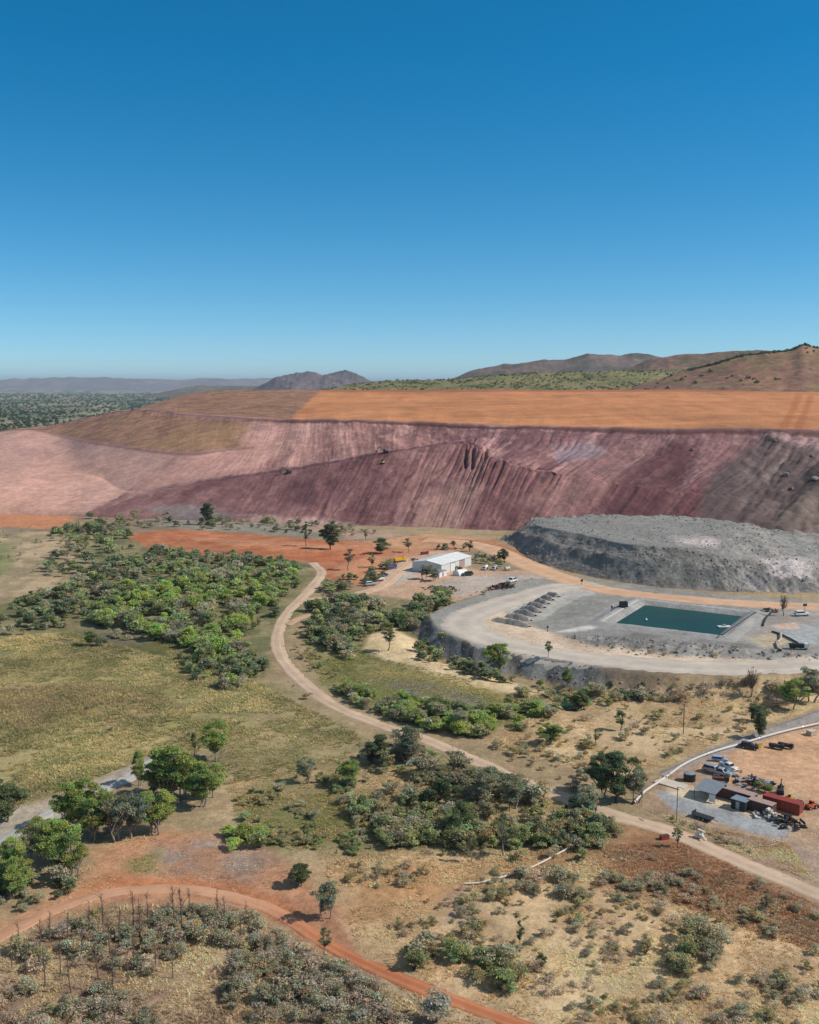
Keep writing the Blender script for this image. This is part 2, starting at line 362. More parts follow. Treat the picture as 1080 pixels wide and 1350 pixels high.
# bottom right
zone([(420, 1130), (640, 1130), (800, 1120), (900, 1110), (1080, 1190), (1300, 1280), (1300, 1500), (620, 1500), (640, 1340), (480, 1260), (400, 1210)], (204, 174, 134), 4, 10, 1, None, (180, 150, 114), 16)
zone([(770, 1115), (840, 1090), (900, 1105), (1080, 1192), (1200, 1250), (1200, 1290), (1080, 1245), (960, 1200), (860, 1180), (780, 1150)], (160, 116, 84), 5, 12, .95, None, (134, 94, 68), 17)
zone([(440, 1150), (560, 1140), (640, 1160), (560, 1200), (470, 1205)], (186, 136, 92), 5, 10, .7)
zone([(600, 1180), (680, 1150), (660, 1190), (590, 1215)], (158, 138, 120), 3, 6, .8)
zone([(640, 1135), (760, 1115), (800, 1140), (700, 1160)], (150, 104, 72), 5, 10, .7)
zone([(930, 1200), (1010, 1195), (1030, 1240), (960, 1280), (940, 1250)], (216, 180, 138), 5, 8, .8)
zone([(640, 1260), (900, 1240), (880, 1340), (700, 1340)], (214, 188, 146), 6, 14, .7)
# bottom left
zone([(-300, 1240), (0, 1225), (150, 1190), (300, 1190), (400, 1230), (540, 1310), (640, 1345), (640, 1600), (-300, 1600)], (176, 152, 124), 4, 10, 1, None, (146, 124, 102), 18)
zone([(60, 1300), (200, 1230), (330, 1240), (300, 1330), (120, 1345)], (196, 172, 134), 6, 14, .6, None, (150, 118, 96), 21)
zone([(-100, 1245), (0, 1215), (110, 1160), (125, 1120), (210, 1095), (300, 1100), (400, 1160), (440, 1190), (470, 1260), (400, 1230), (320, 1195), (150, 1190), (0, 1245)], (190, 142, 108), 3, 6, 1, None, (174, 126, 96), 19)
zone([(200, 1110), (290, 1105), (340, 1140), (300, 1165), (220, 1150)], (150, 134, 126), 4, 10, .85, None, (172, 130, 104), 20)
zone([(60, 1200), (140, 1168), (250, 1172), (330, 1190), (400, 1225), (380, 1200), (300, 1165), (150, 1155)], (192, 122, 82), 3, 6, .8)
zone([(170, 1135), (208, 1125), (208, 1148), (180, 1148)], (146, 138, 92), 3, 8, .7)
zone([(0, 1075), (100, 1040), (200, 995), (215, 1005), (140, 1050), (60, 1110), (0, 1130)], (178, 164, 146), 2, 5, .9)
zone([(200, 1000), (300, 985), (310, 1010), (220, 1060), (150, 1080)], (150, 134, 110), 3, 6, .8)
M_ = new_mesh("ground", np.stack([gx, gy, gz], 1), [grid_faces(len(Ys), len(us))], M_GROUND, GC, True)
tag(link("ground", M_), "bush floor of dry grass, red soil and gravel reaching the plain", "ground", None, 'structure')

# ------------------------------------------------------------------ roads as draped ribbons
def smooth_line(pts, step):
    pts = np.asarray(pts, float)[:, :2]
    p = np.vstack([2 * pts[0] - pts[1], pts, 2 * pts[-1] - pts[-2]]); out = []
    for i in range(1, len(p) - 2):
        n = max(2, int(np.linalg.norm(p[i + 1] - p[i]) / step))
        t = np.linspace(0, 1, n, endpoint=False)[:, None]
        a, b, c, d = p[i - 1], p[i], p[i + 1], p[i + 2]
        out.append(.5 * ((2 * b) + (-a + c) * t + (2 * a - 5 * b + 4 * c - d) * t ** 2 + (-a + 3 * b - 3 * c + d) * t ** 3))
    return np.vstack(out + [pts[-1:]])
ROADS = []
def road(name, px, width, col, label, track=None, z=None, lift=.16, fade=None):
    L = smooth_line([P(u, v) if z is None else on_z(u, v, z) for u, v in px], 1.6)
    T = np.gradient(L, axis=0); T /= np.linalg.norm(T, axis=1)[:, None]; N = np.stack([-T[:, 1], T[:, 0]], 1)
    prof = np.array([-.62, -.52, -.42, -.3, -.22, -.1, 0, .1, .22, .3, .42, .52, .62]); zz = np.array([-.45, -.02, .12, .1, .08, .14, .16, .14, .08, .1, .12, -.02, -.45])
    k = np.arange(len(L)); wob = 1 + .3 * fbm(k / 9.0, k * 0 + 3.3, 7, 4)
    offs = prof[None, :] * np.asarray(width) * wob[:, None]
    X = L[:, 0:1] + N[:, 0:1] * offs; Y = L[:, 1:2] + N[:, 1:2] * offs
    Z = hgt(X.ravel(), Y.ravel()).reshape(X.shape) + zz[None, :] + lift - .1 - .42 * (np.abs(prof) > .25)[None, :] * np.clip(fbm(X / 1.6, Y / 1.6, 12, 3) + .12, 0, 1)
    C = np.empty(X.shape + (3,)); C[:] = lin(col)
    if track is not None:
        C[:, [3, 4, 8, 9]] = C[:, [3, 4, 8, 9]] * .35 + .65 * lin(track)
    if fade is not None:
        f_ = sstep(.62, .42, np.linspace(0, 1, len(L)))[:, None, None] * .95; C = C * (1 - f_) + lin(fade) * f_
    n2 = 1 + .35 * fbm(X / 5, Y / 5, 5, 4); C *= n2[..., None]
    me = new_mesh(name, np.stack([X, Y, Z], -1).reshape(-1, 3), [grid_faces(len(L), len(prof))], M_ROAD, C.reshape(-1, 3), True)
    ROADS.append((L, width)); return tag(link(name, me), label, "road", None, 'structure')
road("dirt_road", [(412, 742), (424, 756), (406, 780), (379, 808), (366, 838), (371, 866), (400, 900), (440, 930), (500, 955), (560, 975), (620, 1000), (700, 1035), (800, 1072), (880, 1095), (960, 1130), (1020, 1155), (1080, 1180), (1200, 1232), (1400, 1320)], 5.1, (194, 166, 140), "pale winding dirt road from the red clearing past the fenced yard", (206, 180, 154))
road("yard_track", [(392, 794), (430, 788), (470, 783), (505, 772), (528, 752), (545, 738)], 6, (204, 168, 138), "short pinkish track from the winding road up to the shed", (212, 182, 154))
road("spur_track", [(378, 824), (392, 816), (408, 811), (424, 812)], 4, (192, 158, 128), "short dirt spur leaving the bend of the winding road")
road("haul_road", [(560, 712), (600, 714), (640, 721), (690, 742), (740, 762), (790, 776), (850, 785), (930, 792), (1010, 797), (1080, 800), (1300, 806)], 15, (206, 164, 130), "broad orange haul road between the grey stockpile and the pond", (212, 174, 142))
road("haul_loop", [(790, 771), (740, 774), (700, 784), (655, 798), (618, 812), (612, 826), (650, 845), (695, 856), (745, 865), (800, 871), (870, 877), (950, 880), (1030, 879), (1080, 876), (1250, 870), (1500, 862)], 17, (192, 178, 162), "pale beige haul loop curving round the pond", (206, 192, 174), z=PADZ)
road("red_track", [(-200, 1320), (-60, 1262), (20, 1225), (80, 1196), (150, 1176), (240, 1172), (320, 1186), (370, 1205), (420, 1238), (480, 1270), (560, 1304), (640, 1335), (740, 1372), (900, 1430)], 3.3, (182, 112, 76), "red earth track crossing the bottom of the scene", (194, 134, 100), fade=(196, 150, 118))
road("gravel_track", [(-160, 1190), (-60, 1140), (10, 1102), (65, 1074), (120, 1046), (165, 1028), (208, 1000)], 4.2, (172, 168, 160), "grey gravel track beside the clump of green trees", (190, 184, 174))

# ------------------------------------------------------------------ water
def flat_poly(name, pts, z, m):
    V = [(p[0], p[1], z) for p in pts]
    return new_mesh(name, V, [np.array([list(range(len(V)))])], m)
def water(name, c, rough):
    m, nt, b = mat(name); b.inputs['Base Color'].default_value = (*lin(c), 1); b.inputs['Roughness'].default_value = rough
    b.inputs['IOR'].default_value = 1.33; b.inputs['Specular IOR Level'].default_value = .2
    tc = nt.nodes.new("ShaderNodeTexCoord"); bump(nt, b, noise(nt, 1.2, 3, .5, tc.outputs['Object']), .15, .05)
    r = nt.nodes.new("ShaderNodeRGB"); r.outputs[0].default_value = (*lin(c), 1)
    nt.links.new(mulcol(nt, r.outputs[0], rng_(nt, noise(nt, .06, 3, .5, tc.outputs['Object']), .88, 1.12)), b.inputs['Base Color'])
    return m
big = lambda poly, k: [np.array(np.mean(poly, 0)) + (p - np.mean(poly, 0)) * k for p in np.asarray(poly)]
tag(link("water", flat_poly("pond_water", big(POND, 1.03), PADZ - 1.0, water("pond_green", (36, 70, 60), .35))), "dark green water of the lined rectangular pond", "water", None, 'structure')
tag(link("water", flat_poly("pool_water", big(POOL, 1.25), -1.3, water("pool_green", (20, 66, 46), .15))), "small emerald pool below the rock wall", "water", None, 'structure')

def offset(poly, d):
    q = np.asarray(poly)[:, :2]; c = q.mean(0); n = len(q); out = []
    for i in range(n):
        e1 = q[i] - q[i - 1]; e2 = q[(i + 1) % n] - q[i]
        n1 = np.array([e1[1], -e1[0]]) / np.linalg.norm(e1); n2 = np.array([e2[1], -e2[0]]) / np.linalg.norm(e2)
        if n1 @ (q[i] - c) < 0: n1 = -n1
        if n2 @ (q[i] - c) < 0: n2 = -n2
        b_ = n1 + n2; out.append(q[i] + b_ * (d * 2 / (b_ @ b_)))
    return np.array(out)
rings = [(9.0, PADZ - .5), (7.2, PADZ + .12), (4.8, PADZ + .22), (3.9, PADZ + .75), (1.9, PADZ + .75), (-.2, PADZ - 1.0), (-2.5, PADZ - 2.4)]
LV, LC = [], []
for (d, z0), c in zip(rings, [(158, 154, 148), (160, 156, 150), (150, 146, 140), (166, 162, 156), (184, 180, 174), (176, 172, 166), (60, 80, 74)]):
    o4 = offset(POND, d)
    for i in range(4):
        for k in range(24):
            q = o4[i] + (o4[(i + 1) % 4] - o4[i]) * k / 24; w_ = .18 * float(fbm(np.array([q[0] / 2.]), np.array([q[1] / 2.]), 88, 3)[0]) * (d > 0)
            LV.append((q[0], q[1], z0 + w_)); LC.append(lin(c))
n4 = 96; LF = [(r_ * n4 + i, r_ * n4 + (i + 1) % n4, (r_ + 1) * n4 + (i + 1) % n4, (r_ + 1) * n4 + i) for r_ in range(len(rings) - 1) for i in range(n4)]
tag(link("embankment", new_mesh("pond_bank", LV, [np.array(LF)], M_ROAD, np.array(LC))), "grey lined bank round the rectangular pond", "embankment", None, 'structure')

# ------------------------------------------------------------------ waste dump
DC = [  # columns of (u, v, Y): toe, ramp, bench, crest, top, back
    [(-700, 700, 690), (-680, 650, 850), (-640, 590, 1100), (-600, 584, 1250), (-560, 582, 1400), (-560, 600, 1700)],
    [(-160, 676, 735), (-140, 622, 940), (-110, 580, 1200), (-105, 576, 1290), (-100, 575, 1330), (-100, 600, 1650)],
    [(0, 672, 748), (10, 615, 950), (25, 567, 1230), (30, 565.5, 1262), (35, 565, 1290), (50, 595, 1650)],
    [(60, 673, 742), (75, 622, 925), (75, 575, 1145), (78, 559, 1262), (84, 558, 1290), (100, 595, 1650)],
    [(95, 675, 737), (125, 632, 865), (125, 586, 1000), (165, 542.5, 1180), (172, 541, 1215), (210, 592, 1650)],
    [(112, 676, 734), (165, 650, 790), (235, 600.5, 860), (240, 547.5, 1060), (243, 521, 1330), (270, 590, 1750)],
    [(190, 679, 722), (250, 640, 778), (305, 594, 868), (320, 553.5, 965), (290, 515, 1345), (330, 585, 1800)],
    [(300, 684, 706), (340, 628, 785), (365, 589, 880), (375, 556, 930), (375, 513.5, 1320), (400, 580, 1900)],
    [(400, 693, 688), (440, 612, 790), (440, 582, 870), (440, 557.5, 905), (440, 514, 1300), (450, 570, 2000)],
    [(470, 700, 676), (520, 598, 803), (520, 577, 860), (520, 560, 886), (530, 514, 1280), (540, 570, 2000)],
    [(560, 706, 664), (610, 585, 826), (610, 574, 852), (610, 563.5, 868), (630, 513.5, 1250), (640, 570, 2000)],
    [(610, 712, 652), (655, 606, 768), (682, 586, 815), (695, 567, 843), (720, 514, 1230), (730, 570, 2000)],
    [(690, 720, 638), (745, 628, 728), (788, 595, 778), (805, 569.5, 820), (820, 513.5, 1210), (830, 570, 2000)],
    [(800, 730, 625), (862, 645, 700), (908, 605, 748), (930, 571, 800), (930, 514.5, 1200), (940, 570, 2000)],
    [(930, 740, 610), (1000, 660, 672), (1050, 613, 720), (1080, 573, 782), (1080, 517, 1180), (1090, 575, 2000)],
    [(1220, 752, 596), (1260, 672, 655), (1290, 622, 700), (1310, 578, 770), (1300, 520, 1160), (1300, 580, 2000)]]
def loft(cols, ncol, rowdiv, bench=None, sink=(14, 12)):
    K = np.array([[at_y(*p) for p in c] for c in cols])          # (C,R,3)
    C = len(cols); s = np.linspace(0, C - 1, ncol)
    def cr(A, s):
        i = np.clip(np.floor(s).astype(int), 0, len(A) - 2); t = (s - i)[:, None, None]
        a = A[np.clip(i - 1, 0, None)]; b = A[i]; c = A[i + 1]; d = A[np.clip(i + 2, None, len(A) - 1)]
        return .5 * (2 * b + (-a + c) * t + (2 * a - 5 * b + 4 * c - d) * t ** 2 + (-a + 3 * b - 3 * c + d) * t ** 3)
    K2 = cr(K, s)                                                # (ncol,R,3)
    if bench:
        r, depth = bench; extra = K2[:, r].copy(); extra[:, 1] += depth; extra[:, 2] += .6
        K2 = np.concatenate([K2[:, :r + 1], extra[:, None], K2[:, r + 1:]], 1)
    foot = K2[:, 0:1].copy(); foot[:, :, 2] -= sink[1]; foot[:, :, 1] -= sink[0]
    K2 = np.concatenate([foot, K2], 1)
    rows = []; T = []
    for j, n in enumerate(rowdiv):
        t = np.linspace(0, 1, n, endpoint=(j == len(rowdiv) - 1))
        for x in t: rows.append(K2[:, j] * (1 - x) + K2[:, j + 1] * x); T.append(j + x)
    return np.array(rows), np.array(T), s                        # (nr,ncol,3)
NCOL = 1250
cu = np.array([c[0][0] for c in DC], float)
V, T, S = loft(DC, NCOL, [4, 84, 6, 44, 44, 74, 14], (1, 11.0))
TT = np.repeat(T[:, None], NCOL, 1); SS = np.repeat(S[None, :], len(T), 0)
# slope-run coordinate in metres along the crest
run = np.concatenate([[0], np.cumsum(np.linalg.norm(np.diff(V[len(T) // 2, :, :2], axis=0), axis=1))])
RR = np.repeat(run[None, :], len(T), 0)
x, y, z = V[..., 0], V[..., 1], V[..., 2]
U_, V_ = proj(x, y, z)
face = sstep(.9, 1.3, TT) * sstep(5.05, 4.95, TT)
face = face * (1 - sstep(3.2, 4.0, TT) * sstep(390, 330, U_))
fr = sstep(150, 430, U_)                      # front face rather than the smooth left flank
n1 = fbm(RR / 38, TT * .55, 201, 5); n2 = fbm(RR / 9, TT * .5, 202, 4); n3 = fbm(x / 30, y / 30, 203, 4)
z = z + face * (n1 * 2.6 * fr + n2 * 1.1 * (.05 + .95 * fr) + fbm(RR / 3.0, TT * 1.0, 232, 3) * .9 * fr + n3 * 2.4)
z = z + sstep(4.95, 5.3, TT) * (fbm(x / 60, y / 60, 204, 4) * 3.0) * sstep(6.2, 5.6, TT)
# crest: earth bund along the terrace edge
z = z + 2.2 * fbm(RR / 26, TT * 0, 227, 4) * np.exp(-((TT - 5.0) / .25) ** 2)
z = z + 1.3 * np.exp(-((TT - 5.02) / .035) ** 2) * (1 + .6 * fbm(RR / 8, TT * 0, 205, 3))
# rills below the crest
px = lambda poly: sdf(poly, U_, V_)
ril = sstep(10, -14, px([(540, 598), (650, 574), (770, 578), (745, 640), (680, 655), (610, 640), (560, 628)]))
ph = RR / 8.5 + 2.2 * fbm(RR / 30, TT, 206, 3)
z = z - ril * 1.7 * np.clip(np.sin(ph * 2 * np.pi) - .15, 0, 1) * (.4 + 1.2 * np.abs(fbm(RR / 30, TT * .4, 207, 2)) * 2)
for uf, vf0, vf1 in [(614, 588, 618), (623.5, 586, 620), (640, 588, 606)]:
    z = z - 4.5 * np.exp(-((U_ - uf - (V_ - 600) * -.05) / 2.0) ** 2) * sstep(vf0, vf0 + 6, V_) * sstep(vf1, vf1 - 6, V_)
rgg = fbm((U_ + V_ * .8) / 26, (U_ - V_) / 90, 224, 5)
z = z + face * sstep(950, 1020, U_) * (rgg * 9 + 3.5 * fbm(x / 5, y / 5, 225, 4))
z = z + face * fr * (fbm(x / 7, y / 11, 226, 4) * 1.6)
V[..., 2] = z
C = np.empty(V.shape)
mixc = lambda C, c, w: C * (1 - w[..., None]) + lin(c) * w[..., None]
RW = RR + 26 * fbm(RR / 60, TT * 1.3, 208, 4) + 9 * fbm(x / 14, z / 5 + y / 14, 209, 3)
st = fbm(RW / 14, TT * .9, 210, 6); sb = fbm(RR / 60, TT * 1.1, 211, 5); sf = fbm(RW / 2.6, TT * 1.2, 212, 4); sg = fbm((RR + 6 * fbm(RR / 20, TT * 2, 231, 3)) / 1.5, TT * .9, 230, 3)
blot = fbm(x / 16, y / 30 + z / 7, 223, 5); rt_ = sstep(520, 900, U_)
C[:] = lin((136, 96, 92)); C = mixc(C, (118, 78, 76), rt_ * .7)
C = mixc(C, (190, 146, 134), (.25 + .75 * fr) * (1 - .45 * rt_) * sstep(.0, .26, st + .4 * sb + .3 * sf + .35 * blot))
C = mixc(C, (98, 64, 64), sstep(.02, .2, -st + .55 * sb + .4 * blot) * (.15 + .75 * fr))
C = mixc(C, (178, 148, 142), sstep(.1, .28, sf + .3 * sb) * .5)
C = mixc(C, (76, 50, 50), sstep(.12, .3, -sf + .4 * blot) * .55 * fr)
up = sstep(2.9, 3.2, TT)                      # above the ramp: paler pink to the left
C = mixc(C, (188, 140, 128), up * sstep(660, 430, U_) * (.62 + .8 * st).clip(0, 1))
C = mixc(C, (152, 112, 112), up * sstep(520, 640, U_) * .35)
C = mixc(C, (110, 72, 72), sstep(2.5, 2.2, TT) * sstep(150, 300, U_) * (.75 + sb + .8 * sf).clip(0, 1) * .75)
C = mixc(C, (112, 74, 78), sstep(.08, -.02, np.abs(TT - 2.62) - .4) * sstep(680, 560, U_) * .6)
C = mixc(C, (78, 52, 54), sstep(.06, 0, np.abs(TT - 3.04) - .03) * sstep(700, 600, U_) * .6)
wob = fbm(RR / 20, TT * 2, 213, 4) * 16
def dz(poly, col, soft=4, a=1.0):
    global C
    C = mixc(C, col, sstep(soft, -soft, px(poly) + wob * min(1, soft / 6)) * a)
dz([(-400, 560), (25, 560), (60, 566), (125, 585), (235, 600), (165, 650), (112, 676), (0, 690), (-400, 720)], (196, 152, 136), 3)
dz([(0, 625), (130, 605), (180, 620), (90, 660), (0, 680)], (206, 158, 138), 10, .7)
dz([(-400, 655), (110, 655), (110, 690), (-400, 720)], (196, 148, 126), 8, .5)
dz([(20, 590), (60, 592), (70, 602), (30, 604)], (170, 128, 122), 6, .6)
dz([(235, 600), (330, 565), (375, 557), (430, 560), (400, 590), (300, 625), (170, 655), (165, 650)], (192, 146, 132), 5, .85)
dz([(388, 638), (415, 634), (420, 668), (385, 668)], (92, 62, 64), 4, .8)
dz([(430, 625), (462, 628), (455, 668), (424, 668)], (104, 70, 72), 5, .6)
dz([(560, 660), (600, 640), (640, 640), (600, 700), (540, 700)], (182, 142, 126), 8, .55)
dz([(690, 660), (790, 590), (850, 580), (800, 650), (740, 690)], (176, 132, 122), 10, .45)
dz([(810, 640), (870, 585), (930, 580), (900, 640), (850, 680), (800, 680)], (94, 58, 60), 8, .75)
dz([(900, 650), (940, 630), (960, 660), (930, 690), (890, 690)], (112, 66, 66), 8, .6)
dz([(730, 590), (790, 584), (800, 598), (740, 608)], (150, 132, 136), 6, .7)
dz([(930, 640), (980, 590), (1010, 572), (1080, 574), (1400, 580), (1400, 760), (1000, 745), (920, 690)], (98, 84, 80), 10, .85)
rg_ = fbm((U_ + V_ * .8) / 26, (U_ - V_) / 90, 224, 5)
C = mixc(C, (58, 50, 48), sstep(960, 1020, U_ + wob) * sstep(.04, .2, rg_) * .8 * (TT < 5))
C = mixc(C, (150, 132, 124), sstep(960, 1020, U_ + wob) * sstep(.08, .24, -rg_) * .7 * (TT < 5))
dz([(1020, 690), (1060, 650), (1300, 640), (1300, 760), (1020, 740)], (132, 114, 102), 8, .6)
dz([(995, 574), (1080, 574), (1300, 578), (1300, 592), (1050, 588)], (176, 140, 136), 5, .7)
dz([(540, 700), (680, 708), (760, 730), (540, 735)], (168, 118, 92), 6, .7)
dz([(330, 680), (420, 683), (520, 702), (520, 712), (330, 700)], (184, 152, 140), 4, .7)
dz([(185, 668), (250, 664), (330, 680), (250, 690)], (138, 126, 122), 5, .8)
grs = sstep(4.06, 4.1, TT) * sstep(4.98, 4.94, TT) * sstep(342, 300, U_ + wob * .5)
top = sstep(5.06, 5.1, TT)
sp_ = fbm(x / 9, y / 9, 214, 4); sp2 = fbm(x / 70, y / 70, 215, 3)
gc = lin((150, 112, 88)) * (1 + 1.0 * sp_ + .5 * fbm(x / 2.5, y / 4, 219, 3))[..., None]
for w in (grs, top):
    C = C * (1 - w[..., None]) + gc * w[..., None]
dz([(180, 590), (235, 565), (330, 556), (330, 570), (260, 598)], (170, 132, 96), 6, .5)
# orange capping, its lower edge a bund, its left edge the diagonal
org = top * sstep(3, -3, sdf([(367, 566), (431, 508), (1500, 500), (1500, 600)], U_, V_ ) + fbm(x / 12, y / 12, 216, 3) * 5) * (V_ > 500)
on = fbm(x / 140, y / 26, 217, 5); on2 = fbm(x / 15, y / 60, 218, 4)
oc = lin((192, 130, 86))[None, None] * (1 + .4 * on + .35 * on2)[..., None]
oc = oc * (1 - .55 * sstep(.05, .3, on)[..., None]) + lin((178, 110, 72)) * .55 * sstep(.05, .3, on)[..., None]
ok_ = fbm(x / 260 + y / 90, y / 34 - x / 400, 233, 5); oc = oc * (1 + .45 * np.clip(ok_, -.3, .35))[..., None]
rim = sstep(517.5, 515.5, V_)
C = C * (1 - org[..., None]) + oc * org[..., None]
C = mixc(C, (158, 92, 66), org * rim * .7)
dz([(1027, 567), (1050, 520), (1058, 520), (1038, 567)], (170, 96, 58), 2, .5 )
dz([(1047, 567), (1066, 522), (1073, 522), (1057, 567)], (166, 92, 56), 2, .5 )
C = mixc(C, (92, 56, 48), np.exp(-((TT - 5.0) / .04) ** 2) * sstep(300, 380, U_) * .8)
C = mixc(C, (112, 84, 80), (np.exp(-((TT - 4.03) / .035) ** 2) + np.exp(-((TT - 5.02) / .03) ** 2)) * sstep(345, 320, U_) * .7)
mott = sg * .75 * (.1 + .9 * fr) + fbm(x / 4, y / 6 + z / 3, 221, 4) * .5 + fbm(x / 18, z / 9, 222, 4) * .35
C = C * (1 + mott * (T[:, None] < 5))[..., None]
C = np.clip(C, .01, .9)
Vd = V; Cd = C
me = new_mesh("waste_dump", V.reshape(-1, 3), [grid_faces(len(T), NCOL)], M_DUMP, C.reshape(-1, 3), True)
tag(link("waste_dump", me), "long terraced mine waste dump with purple face and orange top", "hill", None, 'structure')
def on_dump(u, v):
    """nearest dump surface vertex that projects to (u, v), in front"""
    Uq, Vq = proj(Vd[..., 0], Vd[..., 1], Vd[..., 2]); m = (TT > 1) & (TT < 5.9)
    d = (Uq - u) ** 2 + (Vq - v) ** 2 + np.where(m, 0, 1e6)
    i = np.unravel_index(np.argmin(d), d.shape); return Vd[i]

# ------------------------------------------------------------------ grey stockpile
SCs = [  # toe, front crest, plateau mid, back, behind
    [(655, 716, 588), (668, 708, 600), (690, 695, 612), (700, 688, 625), (720, 720, 660)],
    [(668, 722, 572), (699, 693, 596), (703, 688, 610), (705, 684.5, 630), (730, 720, 660)],
    [(700, 740, 522), (722, 696, 555), (735, 689, 585), (745, 682.5, 622), (760, 720, 660)],
    [(738, 755, 492), (765, 704, 522), (775, 692, 566), (780, 681, 612), (790, 720, 655)],
    [(835, 775, 456), (827, 717, 482), (840, 697, 540), (845, 681.5, 600), (850, 720, 650)],
    [(932, 786, 440), (901, 724, 468), (910, 702, 525), (915, 683, 590), (920, 720, 640)],
    [(1000, 790, 436), (960, 733, 462), (975, 706, 510), (990, 692, 570), (1000, 720, 620)],
    [(1080, 793, 432), (1068, 752, 456), (1050, 722, 490), (1040, 702, 550), (1060, 720, 600)],
    [(1250, 798, 430), (1250, 762, 452), (1240, 732, 480), (1230, 712, 530), (1240, 730, 600)]]
SCs = [[(u, v, Y * 1.046) for u, v, Y in c] for c in SCs]
V, T, S = loft(SCs, 460, [3, 60, 34, 34, 8], None, (2.5, 4))
TT2 = np.repeat(T[:, None], 460, 1); SS2 = np.repeat(S[None, :], len(T), 0)
x, y, z = V[..., 0], V[..., 1], V[..., 2]; U_, V_ = proj(x, y, z)
run = np.concatenate([[0], np.cumsum(np.linalg.norm(np.diff(V[len(T) // 2, :, :2], axis=0), axis=1))]); RR2 = np.repeat(run[None, :], len(T), 0)
fc = sstep(.8, 1.2, TT2) * sstep(2.05, 1.9, TT2)
q = .35 * fbm(RR2 / 7, TT2 * .9, 301, 5) + .75 * fbm(x / 6 + RR2 / 40, (y + z * 2) / 8, 310, 5); rub = sstep(905, 1000, U_)
z = z + 2.0 * np.exp(-((TT2 - 1.55 - .25 * fbm(RR2 / 30, TT2 * 0, 311, 3)) / .16) ** 2) * fc
z = z + fc * q * 3.0 * (1 + 1.0 * rub) + fbm(x / 9, y / 9, 302, 5) * (.7 + 3.4 * rub) * sstep(1.2, 1.6, TT2)
z = z + sstep(1.9, 2.1, TT2) * fbm(x / 3, y / 3, 303, 3) * .6
z = z + 1.4 * np.exp(-((TT2 - 4.0) / .08) ** 2) * (.6 + 1.6 * fbm(RR2 / 6, TT2, 304, 3))
V[..., 2] = z
C = np.empty(V.shape); C[:] = lin((140, 135, 127))
C = mixc(C, (116, 111, 104), fc * sstep(-.15, .15, q) * .9); C = mixc(C, (150, 140, 132), fc * sstep(.05, .3, -q) * .7)
C = mixc(C, (160, 158, 150), sstep(2.0, 2.3, TT2) * (.5 + fbm(x / 20, y / 40, 305, 4)).clip(0, 1) * .7)
C = mixc(C, (164, 154, 146), rub * sstep(-.1, .2, fbm(x / 12, y / 12, 306, 4)) * .9)
pxl = lambda poly: sdf(poly, U_, V_) + 8 * fbm(x / 6, y / 6, 307, 3)
C = mixc(C, (206, 190, 182), sstep(4, -4, pxl([(885, 708), (940, 708), (955, 718), (925, 722), (895, 716)])) * .9)
C = mixc(C, (206, 192, 186), sstep(8, -8, pxl([(1000, 735), (1060, 735), (1075, 760), (1020, 765)])) * .8)
C = mixc(C, (140, 124, 112), sstep(1.3, 1.0, TT2) * .6)
C = np.clip(C * (1 + .35 * fbm(x / 2.2, y / 2.2, 308, 3))[..., None], .01, .9)
me = new_mesh("stockpile", V.reshape(-1, 3), [grid_faces(len(T), 460)], M_HEAP, C.reshape(-1, 3), True)
tag(link("stockpile", me), "flat-topped grey rock stockpile behind the orange haul road", "stockpile", None, 'structure')
Vs = V

# ------------------------------------------------------------------ far hills
def hill(name, sky_, Y, depth, zb, cols, label, rough=.1, ncol=420, nr=90, seed=0, crest=.45):
    su = np.array([p[0] for p in sky_], float); svv = np.array([p[1] for p in sky_], float)
    u = np.linspace(su[0], su[-1], ncol); v = np.interp(u, su, svv)
    kx = np.ones(9) / 9; v = np.convolve(np.pad(v, 4, 'edge'), kx, 'valid') - (1.6 if Y > 20000 else .8) * fbm(u / 14, u * 0 + seed, 490 + seed, 5) * np.interp(u, [su[0], su[0] + 30, su[-1] - 30, su[-1]], [0, 1, 1, 0])
    top = np.array([at_y(a, b, Y) for a, b in zip(u, v)])
    t = np.linspace(0, 1, nr)[:, None]
    X = top[None, :, 0] + (t - crest) * 0; Yg = Y + (t - crest) * depth + 0 * X
    X = X * (Yg / Y)
    shp = np.where(t < crest, (t / crest) ** 1.25, 1 - ((t - crest) / (1 - crest)) ** 1.5)
    hgt_ = np.maximum(top[:, 2] - zb, 0)[None, :]
    L = depth * .22
    nn = fbm(X / L, Yg / L, 400 + seed, 6)
    rid = 1 - 2 * np.abs(fbm(X / (L * .8), Yg / (L * 2.2), 440 + seed, 5))
    Z = zb - 4 + hgt_ * (shp * (1 + 0 * nn)) + hgt_ * rough * (nn * 1.4 + (rid - .8) * .8) * np.sin(np.pi * t.clip(0, 1)) ** .7
    c0, c1, c2 = [lin(c) for c in cols]
    k = sstep(-.2, .2, fbm(X / L * 1.7, Yg / L * 1.7, 470 + seed, 5))[..., None]
    C = c0 * (1 - k) + c1 * k
    k2 = sstep(.0, .2, fbm(X / L * 5, Yg / L * 5, 480 + seed, 4))[..., None]
    C = C * (1 - k2 * .8) + c2 * k2 * .8
    me = new_mesh(name, np.stack([X, Yg, Z], -1).reshape(-1, 3), [grid_faces(nr, ncol)], M_HILL, C.reshape(-1, 3), True)
    tag(link(name, me), label, "hill", None, 'structure'); return X, Yg, Z
hill("distant_range", [(-1500, 502), (-700, 500), (-300, 501), (0, 500), (30, 500), (60, 499), (76, 498.5), (84, 496.5), (94, 499), (150, 498), (220, 499.5), (300, 500), (360, 499.5), (480, 501), (700, 502), (1500, 503)], 24000, 5000, 0, [(120, 100, 92), (150, 126, 110), (96, 92, 80)], "long low bluish range on the far left horizon", .25, 800, 60, 1)
